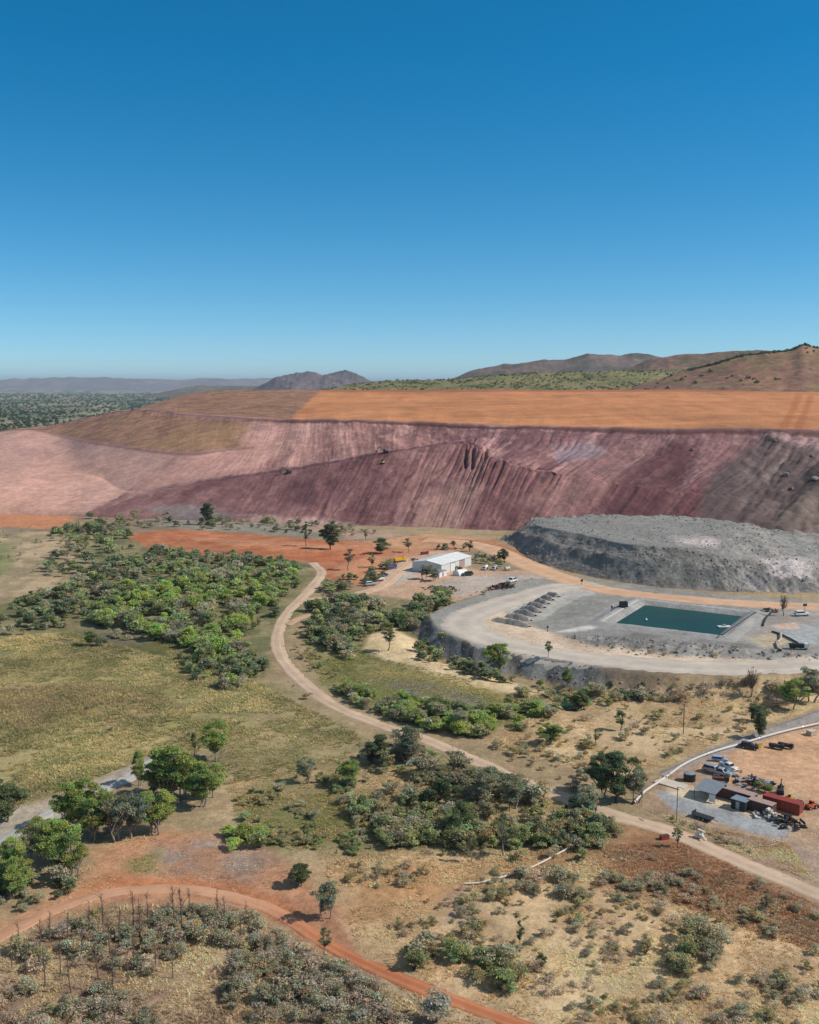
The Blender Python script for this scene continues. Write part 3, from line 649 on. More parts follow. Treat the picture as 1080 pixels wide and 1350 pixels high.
hill("low_ridge", [(170, 523), (190, 521), (240, 511.5), (262, 507), (290, 506), (315, 508), (335, 507), (370, 509), (430, 511), (450, 523)], 9000, 1500, 0, [(104, 92, 76), (120, 104, 84), (80, 82, 62)], "low dark ridge on the plain left of the butte", .3, 200, 50, 2)
hill("butte", [(318, 527), (335, 512), (350, 505), (362, 498), (372, 494.5), (385, 490.5), (400, 491), (412, 493), (425, 494), (436, 491), (445, 488.5), (456, 489.5), (468, 491), (476, 496), (484, 500), (500, 506), (520, 511)], 7000, 1500, 0, [(116, 100, 98), (102, 92, 90), (84, 80, 78)], "rocky purple-grey butte on the horizon", .4, 300, 80, 3)
hill("mesa_hill", [(540, 511), (580, 503), (600, 496), (630, 483), (665, 474), (700, 474.5), (740, 474.5), (758, 471), (775, 466.5), (840, 466.5), (860, 470), (900, 480), (960, 495), (1010, 508)], 4200, 1600, 40, [(122, 102, 92), (106, 92, 82), (82, 80, 68)], "dark flat-topped hill behind the orange terrace", .16, 420, 90, 4)
hill("brown_hill", [(780, 500), (830, 484), (850, 473), (880, 467), (920, 466), (955, 465), (1000, 462), (1100, 470), (1200, 490)], 3000, 1100, 60, [(128, 98, 80), (112, 94, 72), (92, 84, 60)], "brown rounded hill beyond the tree line", .12, 320, 80, 5)
GRX = hill("green_slope", [(420, 513), (470, 503), (520, 499), (600, 498), (700, 489), (800, 487), (900, 485), (1000, 480), (1100, 480), (1300, 490)], 2300, 900, 70, [(124, 116, 76), (138, 124, 86), (96, 100, 58)], "green bushy rise along the top of the terrace", .08, 420, 70, 6)
RHX = hill("red_hill", [(810, 517), (845, 504), (884, 491), (938, 478), (978, 465.5), (1018, 462), (1046, 459), (1055, 452), (1063, 450.5), (1072, 455), (1090, 456), (1160, 452), (1300, 470), (1500, 500)], 1600, 560, 85, [(146, 108, 86), (132, 98, 82), (120, 104, 72)], "reddish bare hill rising at the right behind the terrace", .08, 420, 90, 7)

# ================================================================== vegetation
def leaf_quads(c, size, rng, up=.35, asp=.55):
    n = len(c); d = rng.normal(size=(n, 3)); d[:, 2] = np.abs(d[:, 2]) * 1.0 + up
    d /= np.linalg.norm(d, axis=1)[:, None]
    r = rng.normal(size=(n, 3)); a = np.cross(d, r); a /= np.linalg.norm(a, axis=1)[:, None]
    b = np.cross(d, a); sz = (np.asarray(size) * (.7 + .6 * rng.random(n)))[:, None]
    a = a * sz * .5; b = b * sz * asp * .5
    return np.stack([c - a, c - b * 1.0 + a * .1, c + a, c + b], 1).reshape(-1, 3)
def tube(pts, rad, n=5):
    pts = np.asarray(pts, float); V = []
    for i, p in enumerate(pts):
        t = pts[min(i + 1, len(pts) - 1)] - pts[max(i - 1, 0)]; t = t / (np.linalg.norm(t) + 1e-9)
        a = np.cross(t, [.13, .97, .2]); a /= np.linalg.norm(a) + 1e-9; b = np.cross(t, a)
        for k in range(n):
            w = 2 * math.pi * k / n; V.append(p + rad[i] * (math.cos(w) * a + math.sin(w) * b))
    Fc = []
    for i in range(len(pts) - 1):
        for k in range(n):
            Fc.append((i * n + k, i * n + (k + 1) % n, (i + 1) * n + (k + 1) % n, (i + 1) * n + k))
    return np.array(V), np.array(Fc)
def limbs(chains):
    VV, FF, o = [], [], 0
    for p, r in chains:
        v, f = tube(p, r); VV.append(v); FF.append(f + o); o += len(v)
    return np.concatenate(VV), np.concatenate(FF)
def crown_points(rng, h, w, base, k, dens, rc=.30, flat=.8):
    """clump centres through an uneven crown, and leaf points over each clump"""
    cs = []
    while len(cs) < k:
        p = rng.uniform(-1, 1, 3)
        q = np.linalg.norm(p)
        if q > 1 or (q < .45 and rng.random() < .7): continue
        ang = math.atan2(p[1], p[0]); lob = .74 + .3 * math.sin(2 * ang + k) + .16 * math.sin(3 * ang + 2.1 * k)
        if math.sin(3.1 * p[0] + k) * math.sin(3.7 * p[1] + 1.3 * k) * math.sin(2.9 * p[2] + k) > .22: continue
        z = base + (h - base) * (.5 + .46 * p[2]); tp = 1 - .35 * abs(p[2])
        cs.append((p[0] * w / 2 * lob * tp, p[1] * w / 2 * lob * tp, z))
    cs = np.array(cs); L = []; I = []
    for i, c in enumerate(cs):
        r = rc * w / 2 * rng.uniform(.65, 1.25); n = int(.8 * dens * r * r) + 8
        d = rng.normal(size=(n, 3)); d /= np.linalg.norm(d, axis=1)[:, None]
        d[:, 2] = np.where(d[:, 2] < -.2, -d[:, 2] * .6, d[:, 2])
        rr = r * rng.uniform(.2, 1.0, n) ** .55 * np.where(rng.random(n) < .18, rng.uniform(1.0, 1.5, n), 1)
        L.append(c + d * rr[:, None] * [1, 1, flat]); I.append(np.full(n, i))
    return cs, np.concatenate(L), np.concatenate(I)
def tint(rng, I, col, var=.22, hue=.12):
    c = lin(col); k = I.max() + 1
    cl = 1 + var * rng.normal(size=k) * .7; hh = hue * rng.normal(size=k)
    f = cl[I] * (1 + .16 * rng.normal(size=len(I)))
    C = np.stack([c[0] * f * (1 + hh[I]), c[1] * f, c[2] * f * (1 - .5 * hh[I])], 1)
    return np.clip(np.repeat(C, 4, 0), .004, .6)
TREES = {}
def tree_mesh(kind, seed, h, w, base, k, dens, col, leaf, bark, rc=.3, trunks=1, flat=.8, bare=0):
    rng = np.random.default_rng(seed)
    cs, L, I = crown_points(rng, h, w, base, int(k * 1.35), dens, rc * .78, flat)
    ch = []
    roots = [np.array([rng.uniform(-.12, .12) * w * (trunks > 1), rng.uniform(-.12, .12) * w * (trunks > 1), -.5]) for _ in range(trunks)]
    forks = []
    for r in roots:
        f = np.array([r[0] * 2 + rng.uniform(-.06, .06) * h, r[1] * 2 + rng.uniform(-.06, .06) * h, base * .8 + .08 * h])
        m = (r + f) / 2 + rng.uniform(-.03, .03, 3) * h
        rad = .022 * h; ch.append(([r, m, f], [rad * 1.3, rad, rad * .8])); forks.append(f)
    for c in cs:
        f = forks[rng.integers(len(forks))]; m = f * .45 + c * .55 + rng.uniform(-.03, .03, 3) * h; m[2] -= .04 * h
        ch.append(([f, m, c], [.014 * h, .008 * h, .003 * h]))
        if bare:
            for _ in range(bare):
                e = c + rng.normal(size=3) * w * .13; ch.append(([m, (m + e) / 2 + rng.normal(size=3) * .1, e], [.005 * h, .004 * h, .0015 * h]))
    tv, tf = limbs(ch)
    lv = leaf_quads(L, np.full(len(L), leaf), rng)
    C = tint(rng, I, col)
    tm = new_mesh(kind + "_trunk", tv, [tf], bark, None, True)
    lm = new_mesh(kind + "_crown", lv, [np.arange(len(lv)).reshape(-1, 4)], M_LEAF, C)
    TREES.setdefault(kind, []).append((h, w, tm, lm))
def shrub_parts(rng, h, w, k, dens, col, leaf, twig=None, dead=0):
    cs, L, I = crown_points(rng, h, w, h * .12, int(k * 1.3), dens * .8, .36, .75)
    lv = leaf_quads(L, np.full(len(L), leaf), rng); C = tint(rng, I, col)
    ch = []
    for c in cs[:7]: ch.append(([np.array([rng.uniform(-.1, .1), rng.uniform(-.1, .1), -.3]), c * [.5, .5, .6], c], [.05, .035, .012]))
    if dead:
        for _ in range(dead):
            a = rng.uniform(0, 6.28); rr = rng.uniform(.2, .55) * w; e = np.array([math.cos(a) * rr, math.sin(a) * rr, h * rng.uniform(.5, 1.15)])
            ch.append(([np.array([0, 0, -.2]), e * [.45, .45, .6], e], [.04, .03, .012]))
    tv, tf = limbs(ch)
    return lv, C, tv, tf
SHRUBS = {}
def shrub_mesh(kind, seed, h, w, k, dens, col, leaf, twigc=(104, 88, 74), dead=0):
    rng = np.random.default_rng(seed)
    lv, C, tv, tf = shrub_parts(rng, h, w, k, dens, col, leaf, None, dead)
    V = np.concatenate([lv, tv]); lf = np.arange(len(lv)).reshape(-1, 4)
    tc = np.tile(lin(twigc), (len(tv), 1)); CC = np.concatenate([C, tc])
    me = new_mesh(kind, V, [lf, tf + len(lv)], [M_LEAF], CC)
    SHRUBS.setdefault(kind, []).append((h, w, me, V, lf, tf + len(lv), CC))
GREEN, MID, GREY, OLIVE, SILV, DRY, DARK = (174, 188, 102), (156, 162, 110), (172, 164, 134), (164, 154, 112), (196, 186, 164), (182, 162, 140), (126, 132, 98)
for s_ in range(6):
    tree_mesh("gum_tree", 10 + s_, 10, 9.0, 1.6, 40, 300, (152, 164, 92), .36, M_BARK, .30, 1 + s_ % 3)
    tree_mesh("dark_tree", 20 + s_, 9, 8.4, 1.0, 36, 300, (116, 126, 86), .36, M_BARKD, .32, 1 + s_ % 2)
    tree_mesh("grey_tree", 30 + s_, 8, 7.4, 1.8, 28, 240, (156, 158, 128), .34, M_BARK, .30, 2, .75, 2)
    tree_mesh("sparse_tree", 40 + s_, 8, 6.2, 2.8, 15, 190, (128, 136, 88), .36, M_BARK, .27, 1, .7, 3)
    tree_mesh("bare_tree", 50 + s_, 8, 5.0, 2.0, 16, 28, (124, 104, 88), .3, M_TWIG, .2, 1, .8, 6)
    tree_mesh("small_tree", 60 + s_, 5.5, 3.6, 1.5, 16, 300, (130, 138, 94), .34, M_BARKD, .36, 1)
    shrub_mesh("green_shrub", 70 + s_, 3.2, 4.4, 15, 270, GREEN, .36)
    shrub_mesh("mid_shrub", 80 + s_, 2.8, 3.8, 13, 270, MID, .34)
    shrub_mesh("grey_shrub", 90 + s_, 2.2, 3.4, 12, 230, GREY, .28, (150, 138, 122), 8)
    shrub_mesh("olive_shrub", 100 + s_, 2.2, 3.2, 11, 220, OLIVE, .28, (140, 124, 104), 6)
    shrub_mesh("silver_shrub", 110 + s_, 2.6, 3.6, 14, 260, SILV, .28)
    shrub_mesh("dry_shrub", 120 + s_, 1.8, 3.0, 9, 110, DRY, .26, (120, 100, 86), 22)
    shrub_mesh("dark_shrub", 130 + s_, 3.0, 4.0, 13, 280, DARK, .36)
NT = [0]
def put_tree(kind, u, v, hpx, label, group=None, wk=1.0, yrot=None):
    hpx = hpx * 1.02; p = P(u, v); H = hpx * math.hypot(p[1], HC - p[2]) / F * 1.05
    var = TREES[kind][NT[0] % 6]; NT[0] += 1
    h, w, tm, lm = var; s = H / h
    r = bpy.data.objects.new(kind, None); COL.link(r); r.empty_display_size = .5
    r.location = (p[0], p[1], HZ(p[0], p[1]) - .05); sx_1, sx_2 = random.uniform(.85, 1.15), random.uniform(.85, 1.15); r.scale = (s * wk * sx_1, s * wk * sx_2, s); r.rotation_euler = (0, 0, random.uniform(0, 6.28))
    link("trunk", tm, r); link("crown", lm, r)
    tag(r, label, "tree", group); return r
one = lambda *a, **k: put_tree(*a, **k)
# ---- trees one can point at, each with its own label
one("gum_tree", 286, 1004, 52, "tall green tree standing alone at the upper end of the grey track", wk=.75)
one("small_tree", 256, 996, 30, "slim dark sapling tree just left of the tall lone tree", wk=.5)
one("gum_tree", 183, 1036, 44, "small leaning green tree on the far side of the grey track", wk=.7)
one("gum_tree", 226, 1058, 70, "tallest dense green tree of the clump right of the grey track", wk=1.05)
one("gum_tree", 262, 1066, 60, "dense green tree at the right end of the clump by the track", wk=1.0)
one("gum_tree", 242, 1052, 56, "green tree squeezed between the two largest of the right clump", wk=.9)
one("gum_tree", 282, 1052, 42, "low bright tree on the right flank of the right clump", wk=.9)
one("gum_tree", 94, 1096, 58, "dark-topped green tree nearest the grey track in the left clump", wk=1.0)
one("gum_tree", 120, 1108, 52, "green tree second from the track side in the left clump", wk=.9)
one("grey_tree", 158, 1108, 58, "pale-trunked greyish tree in the middle of the left clump", wk=.95)
one("grey_tree", 180, 1106, 56, "pale-trunked tree beside the bare pink clearing", wk=.8)
one("gum_tree", 206, 1098, 54, "rounded green tree at the right end of the left clump", wk=.95)
one("sparse_tree", 42, 1150, 66, "thin open-crowned tree with pale trunk at the left clump's edge", wk=.85)
one("gum_tree", 74, 1142, 58, "green tree behind the pale fallen branches in the left clump", wk=1.0)
one("gum_tree", 92, 1158, 56, "green tree nearest the red clearing in the left clump", wk=1.0)
one("gum_tree", 18, 1160, 50, "bright green tree cut by the left border above the dark scrub", wk=1.1)
one("dark_tree", 8, 1084, 46, "dark tree at the left border above the grey track", wk=1.15)
one("dark_tree", -12, 1080, 50, "dark tree mostly outside the left border above the grey track", wk=1.0)
one("dark_tree", 812, 1058, 62, "big dark tree at the end of the white pipeline", wk=1.0)
one("dark_tree", 792, 1046, 50, "rounded dark tree left of the big tree by the pipeline", wk=.9)
one("grey_tree", 838, 1056, 42, "greyish thin tree right of the big tree by the pipeline", wk=.9)
one("grey_tree", 776, 1078, 40, "grey-green tree below the big tree by the pipeline", wk=1.1)
one("gum_tree", 655, 890, 42, "round bright green tree in front of the rock wall", wk=1.05)
one("sparse_tree", 723, 867, 22, "small sparse tree alone on the edge of the haul loop", wk=.95)
one("sparse_tree", 511, 858, 34, "open-crowned tree standing on the tan sandy spit", wk=.95)
one("small_tree", 818, 963, 26, "small round tree with a long shadow on the dry flat", wk=1.2)
one("sparse_tree", 786, 985, 24, "thin half-bare tree left of the small round tree on the dry flat", wk=.8)
one("bare_tree", 1033, 812, 30, "bare brown tree right of the pond beside the haul road", wk=.7)
one("dark_tree", 436, 724, 32, "large dark round tree on the red clearing", wk=1.05)
one("small_tree", 404, 720, 30, "narrow dark tree left of the large tree on the red clearing", wk=.7)
one("dark_tree", 502, 730, 20, "squat dark tree right of the red clearing", wk=1.5)
one("small_tree", 482, 712, 14, "small dark tree by the bank beyond the red clearing", wk=1.2)
one("sparse_tree", 459, 752, 28, "reddish open tree in front of the red clearing", wk=.9)
one("small_tree", 491, 748, 16, "bushy small tree between the red clearing and parked vehicles", wk=1.2)
one("dark_tree", 274, 692, 28, "leaning dark tree at the foot of the purple dump", wk=.8)
one("grey_tree", 562, 764, 20, "grey shade tree in front of the shed's dark end wall", wk=1.1)
one("grey_tree", 573, 766, 16, "lower shade tree beside the first at the shed's end wall", wk=1.3)
one("dark_tree", 663, 740, 16, "dark round tree beyond the shed next to the haul road", wk=1.0)
one("sparse_tree", 539, 728, 18, "spreading tree behind the yellow truck by the shed", wk=1.2)
one("small_tree", 620, 727, 14, "bushy tree behind the shed's far corner", wk=1.5)
one("small_tree", 598, 723, 10, "low tree behind the shed roof", wk=1.6)
one("bare_tree", 990, 918, 38, "tall grey leafless tree in front of the haul loop", wk=.85)
one("gum_tree", 1046, 936, 40, "green tree beside the track at the right border", wk=1.0)
one("grey_tree", 1068, 926, 46, "tall pale-green tree at the right border below the haul loop", wk=1.0)
one("dark_tree", 1002, 974, 36, "dark tree leaning over the white pipeline", wk=.7)
one("dark_tree", 1000, 952, 22, "dark bush-like tree above the pipeline", wk=1.2)
one("small_tree", 893, 1118, 26, "small tree at the near edge of the winding road by the yard", wk=.8)
one("dark_tree", 500, 1008, 38, "very dark tree beside the winding road's middle bend", wk=1.05)
one("grey_tree", 540, 1006, 46, "large grey-green tree beside the very dark tree", wk=1.1)
one("gum_tree", 462, 1038, 34, "bright yellow-green tree left of the scrub belt", wk=1.0)
one("dark_tree", 606, 1102, 46, "upright dark tree in the middle of the scrub belt", wk=.75)
one("dark_tree", 588, 1062, 36, "dark rounded tree in the upper scrub belt", wk=1.0)
one("dark_tree", 566, 1072, 30, "small dark tree left of the rounded one in the scrub belt", wk=.8)
one("grey_tree", 640, 1058, 44, "pale forked tree in the scrub belt near the road", wk=1.1)
one("grey_tree", 676, 1068, 42, "spreading grey tree between scrub belt and road", wk=1.1)
one("sparse_tree", 664, 1128, 48, "tall thin tree at the lower edge of the scrub belt", wk=.8)
one("sparse_tree", 622, 1136, 36, "thin crooked tree above the short white pipe", wk=.7)
one("small_tree", 685, 1250, 34, "narrow green sapling on the dry slope", wk=.55)
one("small_tree", 714, 1282, 24, "small upright bush tree on the dry slope", wk=.7)
one("small_tree", 1010, 1202, 20, "small bright tree beside the near side of the road", wk=1.0)
one("grey_tree", 432, 1212, 46, "greyish tree hanging over the red track", wk=.9)
one("sparse_tree", 428, 1262, 36, "open yellowish tree on the near side of the red track", wk=.8)
one("dark_tree", 396, 1168, 28, "dark spreading tree above the red track", wk=1.3)
one("grey_tree", 404, 1032, 34, "dark lone tree on the edge of the grass plain", wk=.9)
one("gum_tree", 118, 852, 20, "lone green tree on the near edge of the thicket", wk=1.0)
one("grey_tree", 606, 964, 30, "tall grey tree by the reeds right of the road", wk=1.2)
one("gum_tree", 724, 982, 28, "round olive tree on the pale dry flat", wk=1.3)
one("dark_tree", 765, 936, 24, "dark tree at the edge of the emerald pool", wk=1.1)
one("green_tree" if "green_tree" in TREES else "gum_tree", 748, 905, 22, "green tree clinging to the rock wall above the pool", wk=.8)

one("gum_tree", 110, 1090, 60, "round crown rising behind the pale-trunked trees of the left clump", wk=1.1)
one("gum_tree", 136, 1100, 54, "dark green crown wedged between the left clump's track side and middle", wk=1.1)
one("gum_tree", 56, 1128, 48, "green tree close to the grey track's near edge in the left clump", wk=1.1)
one("gum_tree", 24, 1182, 46, "low green tree at the bottom of the left border clump", wk=1.2)
one("gum_tree", 205, 1050, 44, "leafy tree at the left end of the right clump", wk=1.1)

# ---- scattered scrub: (pixel outline, count, kinds and weights, height range in m, what it stands in)
SCRUB = [
 ([(210, 770), (390, 752), (404, 772), (350, 812), (330, 850), (280, 885), (220, 850), (110, 822), (140, 790)], 330, {"green_shrub": 6, "mid_shrub": 3, "grey_shrub": 1}, (3.0, 5.4), "in the bright green thicket left of the winding road"),
 ([(0, 800), (80, 775), (160, 745), (230, 735), (330, 740), (400, 745), (380, 765), (250, 775), (150, 800), (90, 830), (0, 840)], 270, {"dark_shrub": 3, "mid_shrub": 3, "grey_shrub": 4}, (2.6, 5.0), "in the grey-green thicket below the red clearing"),
 ([(-120, 795), (0, 800), (0, 842), (-120, 850)], 70, {"dark_shrub": 3, "grey_shrub": 4}, (2.6, 5.0), "in the thicket at the left border"),
 ([(70, 700), (165, 690), (175, 725), (300, 740), (240, 760), (130, 770), (60, 760)], 150, {"dark_shrub": 4, "mid_shrub": 2, "grey_shrub": 4}, (2.6, 5.4), "on the pale slope left of the red clearing"),
 ([(235, 868), (330, 850), (350, 880), (320, 915), (250, 900)], 60, {"mid_shrub": 3, "dark_shrub": 2, "grey_shrub": 4, "green_shrub": 1}, (2.0, 3.6), "on the thicket's near edge above the grass plain"),
 ([(120, 838), (240, 822), (240, 838), (130, 852)], 26, {"mid_shrub": 3, "dark_shrub": 2, "grey_shrub": 2}, (1.6, 2.8), "on the thicket's lower left fringe"),
 ([(350, 790), (372, 780), (360, 830), (350, 860)], 14, {"mid_shrub": 1, "dark_shrub": 1}, (2, 3.5), "along the left side of the winding road"),
 ([(402, 806), (450, 790), (530, 806), (600, 782), (590, 802), (558, 815), (556, 832), (520, 830), (480, 838), (460, 870), (410, 850)], 210, {"dark_shrub": 4, "mid_shrub": 4, "grey_shrub": 5}, (2.6, 4.8), "in the scrub between the winding road and the haul loop"),
 ([(425, 768), (470, 760), (520, 742), (500, 768), (470, 778), (420, 784)], 40, {"mid_shrub": 4, "dark_shrub": 3, "grey_shrub": 2}, (2.0, 3.6), "between the red clearing and the yard track"),
 ([(545, 850), (575, 836), (640, 878), (700, 900), (690, 908), (600, 886), (552, 872)], 46, {"mid_shrub": 4, "dark_shrub": 3, "grey_shrub": 2}, (1.8, 3.6), "at the foot of the rock wall"),
 ([(700, 902), (800, 905), (820, 925), (780, 945), (690, 945), (660, 930)], 46, {"grey_shrub": 5, "olive_shrub": 3, "mid_shrub": 2}, (1.5, 3.2), "around the emerald pool"),
 ([(430, 905), (520, 925), (640, 945), (735, 930), (720, 955), (640, 975), (560, 962), (490, 940)], 170, {"green_shrub": 3, "mid_shrub": 4, "grey_shrub": 4}, (1.8, 3.6), "along the right side of the winding road"),
 ([(385, 830), (420, 850), (450, 890), (430, 905), (390, 870)], 30, {"olive_shrub": 4, "mid_shrub": 2}, (1, 2), "right of the winding road's bend"),
 ([(400, 880), (380, 905), (440, 945), (480, 965), (470, 950), (430, 920)], 20, {"olive_shrub": 2, "grey_shrub": 2}, (1, 1.8), "left of the winding road by the grass plain"),
 ([(460, 1005), (570, 975), (640, 1010), (720, 1050), (700, 1080), (600, 1080), (520, 1050)], 95, {"grey_shrub": 6, "olive_shrub": 2, "dark_shrub": 2}, (1.8, 4.2), "in the scrub belt near the winding road"),
 ([(470, 1060), (600, 1060), (700, 1080), (820, 1090), (790, 1130), (660, 1120), (520, 1120), (470, 1100)], 110, {"grey_shrub": 5, "mid_shrub": 3, "olive_shrub": 3, "dark_shrub": 1}, (1.4, 3.6), "in the scrub belt's lower half"),
 ([(730, 1050), (830, 1070), (830, 1100), (760, 1100)], 26, {"grey_shrub": 5, "dark_shrub": 3}, (1.8, 3.6), "round the big dark tree by the road"),
 ([(440, 1000), (560, 975), (720, 1045), (830, 1085), (790, 1135), (640, 1135), (480, 1125), (330, 1115), (320, 1060)], 120, {"olive_shrub": 4, "grey_shrub": 5, "mid_shrub": 4, "dry_shrub": 2}, (.8, 2.4), "throughout the middle scrub belt"),
 ([(310, 1050), (450, 1020), (500, 1080), (470, 1130), (330, 1110)], 230, {"olive_shrub": 5, "mid_shrub": 4, "grey_shrub": 1}, (.8, 1.7), "in the low green scrub between the clumps"),
 ([(300, 1100), (350, 1095), (360, 1115), (310, 1125)], 10, {"green_shrub": 3, "mid_shrub": 1}, (2, 3), "beside the pink clearing"),
 ([(0, 1150), (60, 1160), (120, 1150), (100, 1185), (0, 1215), (-60, 1215)], 40, {"grey_shrub": 4, "dark_shrub": 5}, (1.6, 3.4), "in the dark scrub below the left tree clump"),
 ([(0, 1255), (150, 1205), (310, 1205), (400, 1245), (520, 1318), (560, 1375), (-40, 1375)], 420, {"dry_shrub": 13, "grey_shrub": 3, "olive_shrub": 3}, (.9, 2.1), "in the dry scrub below the red track"),
 ([(300, 1270), (400, 1255), (470, 1300), (540, 1350), (300, 1350)], 70, {"grey_shrub": 4, "silver_shrub": 1, "dry_shrub": 9}, (1.2, 2.4), "among grey scrub at the bottom border"),
 ([(524, 1255), (620, 1240), (690, 1290), (680, 1320), (640, 1325), (545, 1285)], 26, {"olive_shrub": 3, "mid_shrub": 3, "grey_shrub": 3}, (1.8, 3.2), "in the patch right of the red track"),
 ([(845, 1240), (890, 1228), (950, 1222), (952, 1275), (905, 1300), (855, 1275)], 20, {"grey_shrub": 5, "olive_shrub": 3, "mid_shrub": 1}, (1.8, 3.0), "in the lone patch on the lower right slope"),
 ([(440, 1130), (620, 1150), (840, 1150), (1000, 1210), (1090, 1260), (1090, 1370), (700, 1370), (620, 1270), (480, 1230)], 260, {"grey_shrub": 6, "olive_shrub": 3, "dry_shrub": 4}, (.7, 1.7), "scattered on the dry tan slope"),
 ([(660, 1160), (830, 1120), (900, 1150), (860, 1185), (700, 1185)], 46, {"grey_shrub": 8, "olive_shrub": 2, "dry_shrub": 2}, (1.0, 2.2), "along the rust-brown strip"),
 ([(860, 1110), (1080, 1200), (1090, 1260), (960, 1210), (850, 1170)], 60, {"dry_shrub": 7, "grey_shrub": 2, "olive_shrub": 2}, (.7, 1.6), "below the road on the rust-brown strip"),
 ([(850, 1320), (1000, 1290), (1090, 1300), (1090, 1375), (840, 1375)], 30, {"dry_shrub": 3, "grey_shrub": 3, "olive_shrub": 2}, (.8, 1.8), "in the lower right corner"),
 ([(780, 905), (1085, 897), (1085, 920), (960, 925), (800, 925)], 90, {"dry_shrub": 4, "grey_shrub": 5, "dark_shrub": 2}, (1.2, 3.0), "at the near foot of the haul loop"),
 ([(720, 950), (860, 930), (1060, 915), (980, 965), (880, 1000), (760, 1020), (640, 990)], 80, {"dry_shrub": 5, "olive_shrub": 4, "grey_shrub": 3}, (.8, 2.0), "on the dry flat above the pipeline"),
 ([(640, 975), (760, 1000), (820, 1030), (760, 1050), (680, 1010)], 30, {"grey_shrub": 5, "olive_shrub": 3}, (1, 2.2), "on the far side of the winding road"),
 ([(855, 1070), (960, 1100), (1010, 1130), (960, 1120), (880, 1088)], 34, {"dry_shrub": 6, "olive_shrub": 2}, (.6, 1.3), "between the yard and the winding road"),
 ([(1010, 1035), (990, 1040), (1000, 1050), (1020, 1048)], 4, {"mid_shrub": 1, "grey_shrub": 1}, (1.6, 2.4), "behind the containers"),
 ([(110, 683), (240, 680), (420, 690), (520, 706), (430, 708), (300, 700), (150, 697)], 110, {"dark_shrub": 3, "grey_shrub": 5, "mid_shrub": 2}, (1.6, 4.0), "along the foot of the dump"),
 ([(600, 735), (625, 722), (668, 735), (690, 750), (655, 750)], 34, {"mid_shrub": 3, "grey_shrub": 4, "dark_shrub": 2}, (1.2, 2.8), "behind the shed"),
 ([(555, 724), (640, 716), (650, 722), (600, 726)], 14, {"dark_shrub": 3, "grey_shrub": 2}, (1.6, 3.2), "beside the haul road behind the shed"),
 ([(590, 790), (650, 775), (735, 757), (700, 766), (640, 784)], 24, {"dry_shrub": 3, "grey_shrub": 3}, (.8, 1.6), "on the bank between the yard and haul loop"),
 ([(830, 852), (900, 856), (1070, 866), (960, 868), (840, 862)], 20, {"grey_shrub": 3, "dry_shrub": 3}, (.8, 1.5), "among the rubble in front of the pond"),
 ([(0, 900), (250, 920), (420, 990), (250, 1000), (0, 1040)], 60, {"olive_shrub": 3, "grey_shrub": 2, "dry_shrub": 2}, (.4, .9), "on the open grass plain"),
 ([(0, 690), (60, 695), (50, 760), (-60, 780)], 24, {"olive_shrub": 2, "grey_shrub": 2}, (1, 2.4), "on the bare pale slope at the left border"),
]
KN = {"green_shrub": "bright green bushy shrub", "mid_shrub": "mid-green rounded shrub", "grey_shrub": "grey-green shrub", "olive_shrub": "olive shrub",
      "silver_shrub": "silvery shrub", "dry_shrub": "dry brown twiggy shrub", "dark_shrub": "dark green shrub"}
def inside(poly, n, rng, zb=None):
    poly = np.array([P(u, v)[:2] for u, v in poly]); lo, hi = poly.min(0), poly.max(0); out = np.empty((0, 2))
    while len(out) < n:
        q = lo + rng.random((n * 3, 2)) * (hi - lo); out = np.concatenate([out, q[sdf(poly, q[:, 0], q[:, 1]) < 0]])
    return out[:n]
def off_road(q, m=1.2):
    ok = np.ones(len(q), bool)
    for L, w in ROADS:
        w = w / 2 + m
        for i in range(0, len(q), 4000):
            d = np.min(np.hypot(q[i:i + 4000, None, 0] - L[None, ::2, 0], q[i:i + 4000, None, 1] - L[None, ::2, 1]), 1); ok[i:i + 4000] &= d > w
    return ok
CAND = []
CLR = []
def clear(px):
    CLR.append(np.array([P(u, v)[:2] for u, v in px]))
clear([(545, 735), (620, 725), (628, 745), (585, 772), (545, 765)])
clear([(860, 1030), (900, 1012), (1000, 978), (1090, 955), (1090, 1120), (1040, 1100), (870, 1062)])
for si, (poly, n, kinds, hr, where) in enumerate(SCRUB):
    cl_ = si in (11, 14, 15, 18, 21, 22, 25, 26, 27, 28, 29, 30); q = inside(poly, int(n * (2.7 if cl_ else 1.2)), RNG); dens = fbm(q[:, 0] / 9, q[:, 1] / 9, 600 + si, 3) - (.17 if cl_ else 0)
    # clumpy: pull each toward a denser neighbour; drop the ones on roads
    ok = off_road(q, 3.6 if cl_ else 1.6)
    for c in CLR:
        if si != 33: ok &= sdf(c, q[:, 0], q[:, 1]) > .5
    ok &= sdf(POND, q[:, 0], q[:, 1]) > 9
    ok &= (sdf(PAD, q[:, 0], q[:, 1]) > 6.5) | (sdf(PAD, q[:, 0], q[:, 1]) < -2) | (RNG.random(len(q)) < .3)
    ks = list(kinds); wt = np.array([kinds[k] for k in ks], float); wt /= wt.sum()
    for i in np.where(ok & (dens > -.22))[0]:
        k = ks[RNG.choice(len(ks), p=wt)]
        # neighbours tend to be of one kind
        kk = int(np.clip((fbm(q[i, 0] / 22, q[i, 1] / 22, 640 + si, 2) + .5) * len(ks), 0, len(ks) - 1))
        if RNG.random() < .45: k = ks[kk]
        h = (hr[0] * .8 + (hr[1] * 1.1 - hr[0] * .8) * RNG.random() ** 1.8) * 1.15
        CAND.append((q[i, 0], q[i, 1], k, h, si))
one_ = CAND
def pxsize(c): return c[3] * F / math.hypot(c[1], HC)
zz_ = hgt(np.array([c[0] for c in CAND]), np.array([c[1] for c in CAND]))
uu_, vv_ = proj(np.array([c[0] for c in CAND]), np.array([c[1] for c in CAND]), zz_)
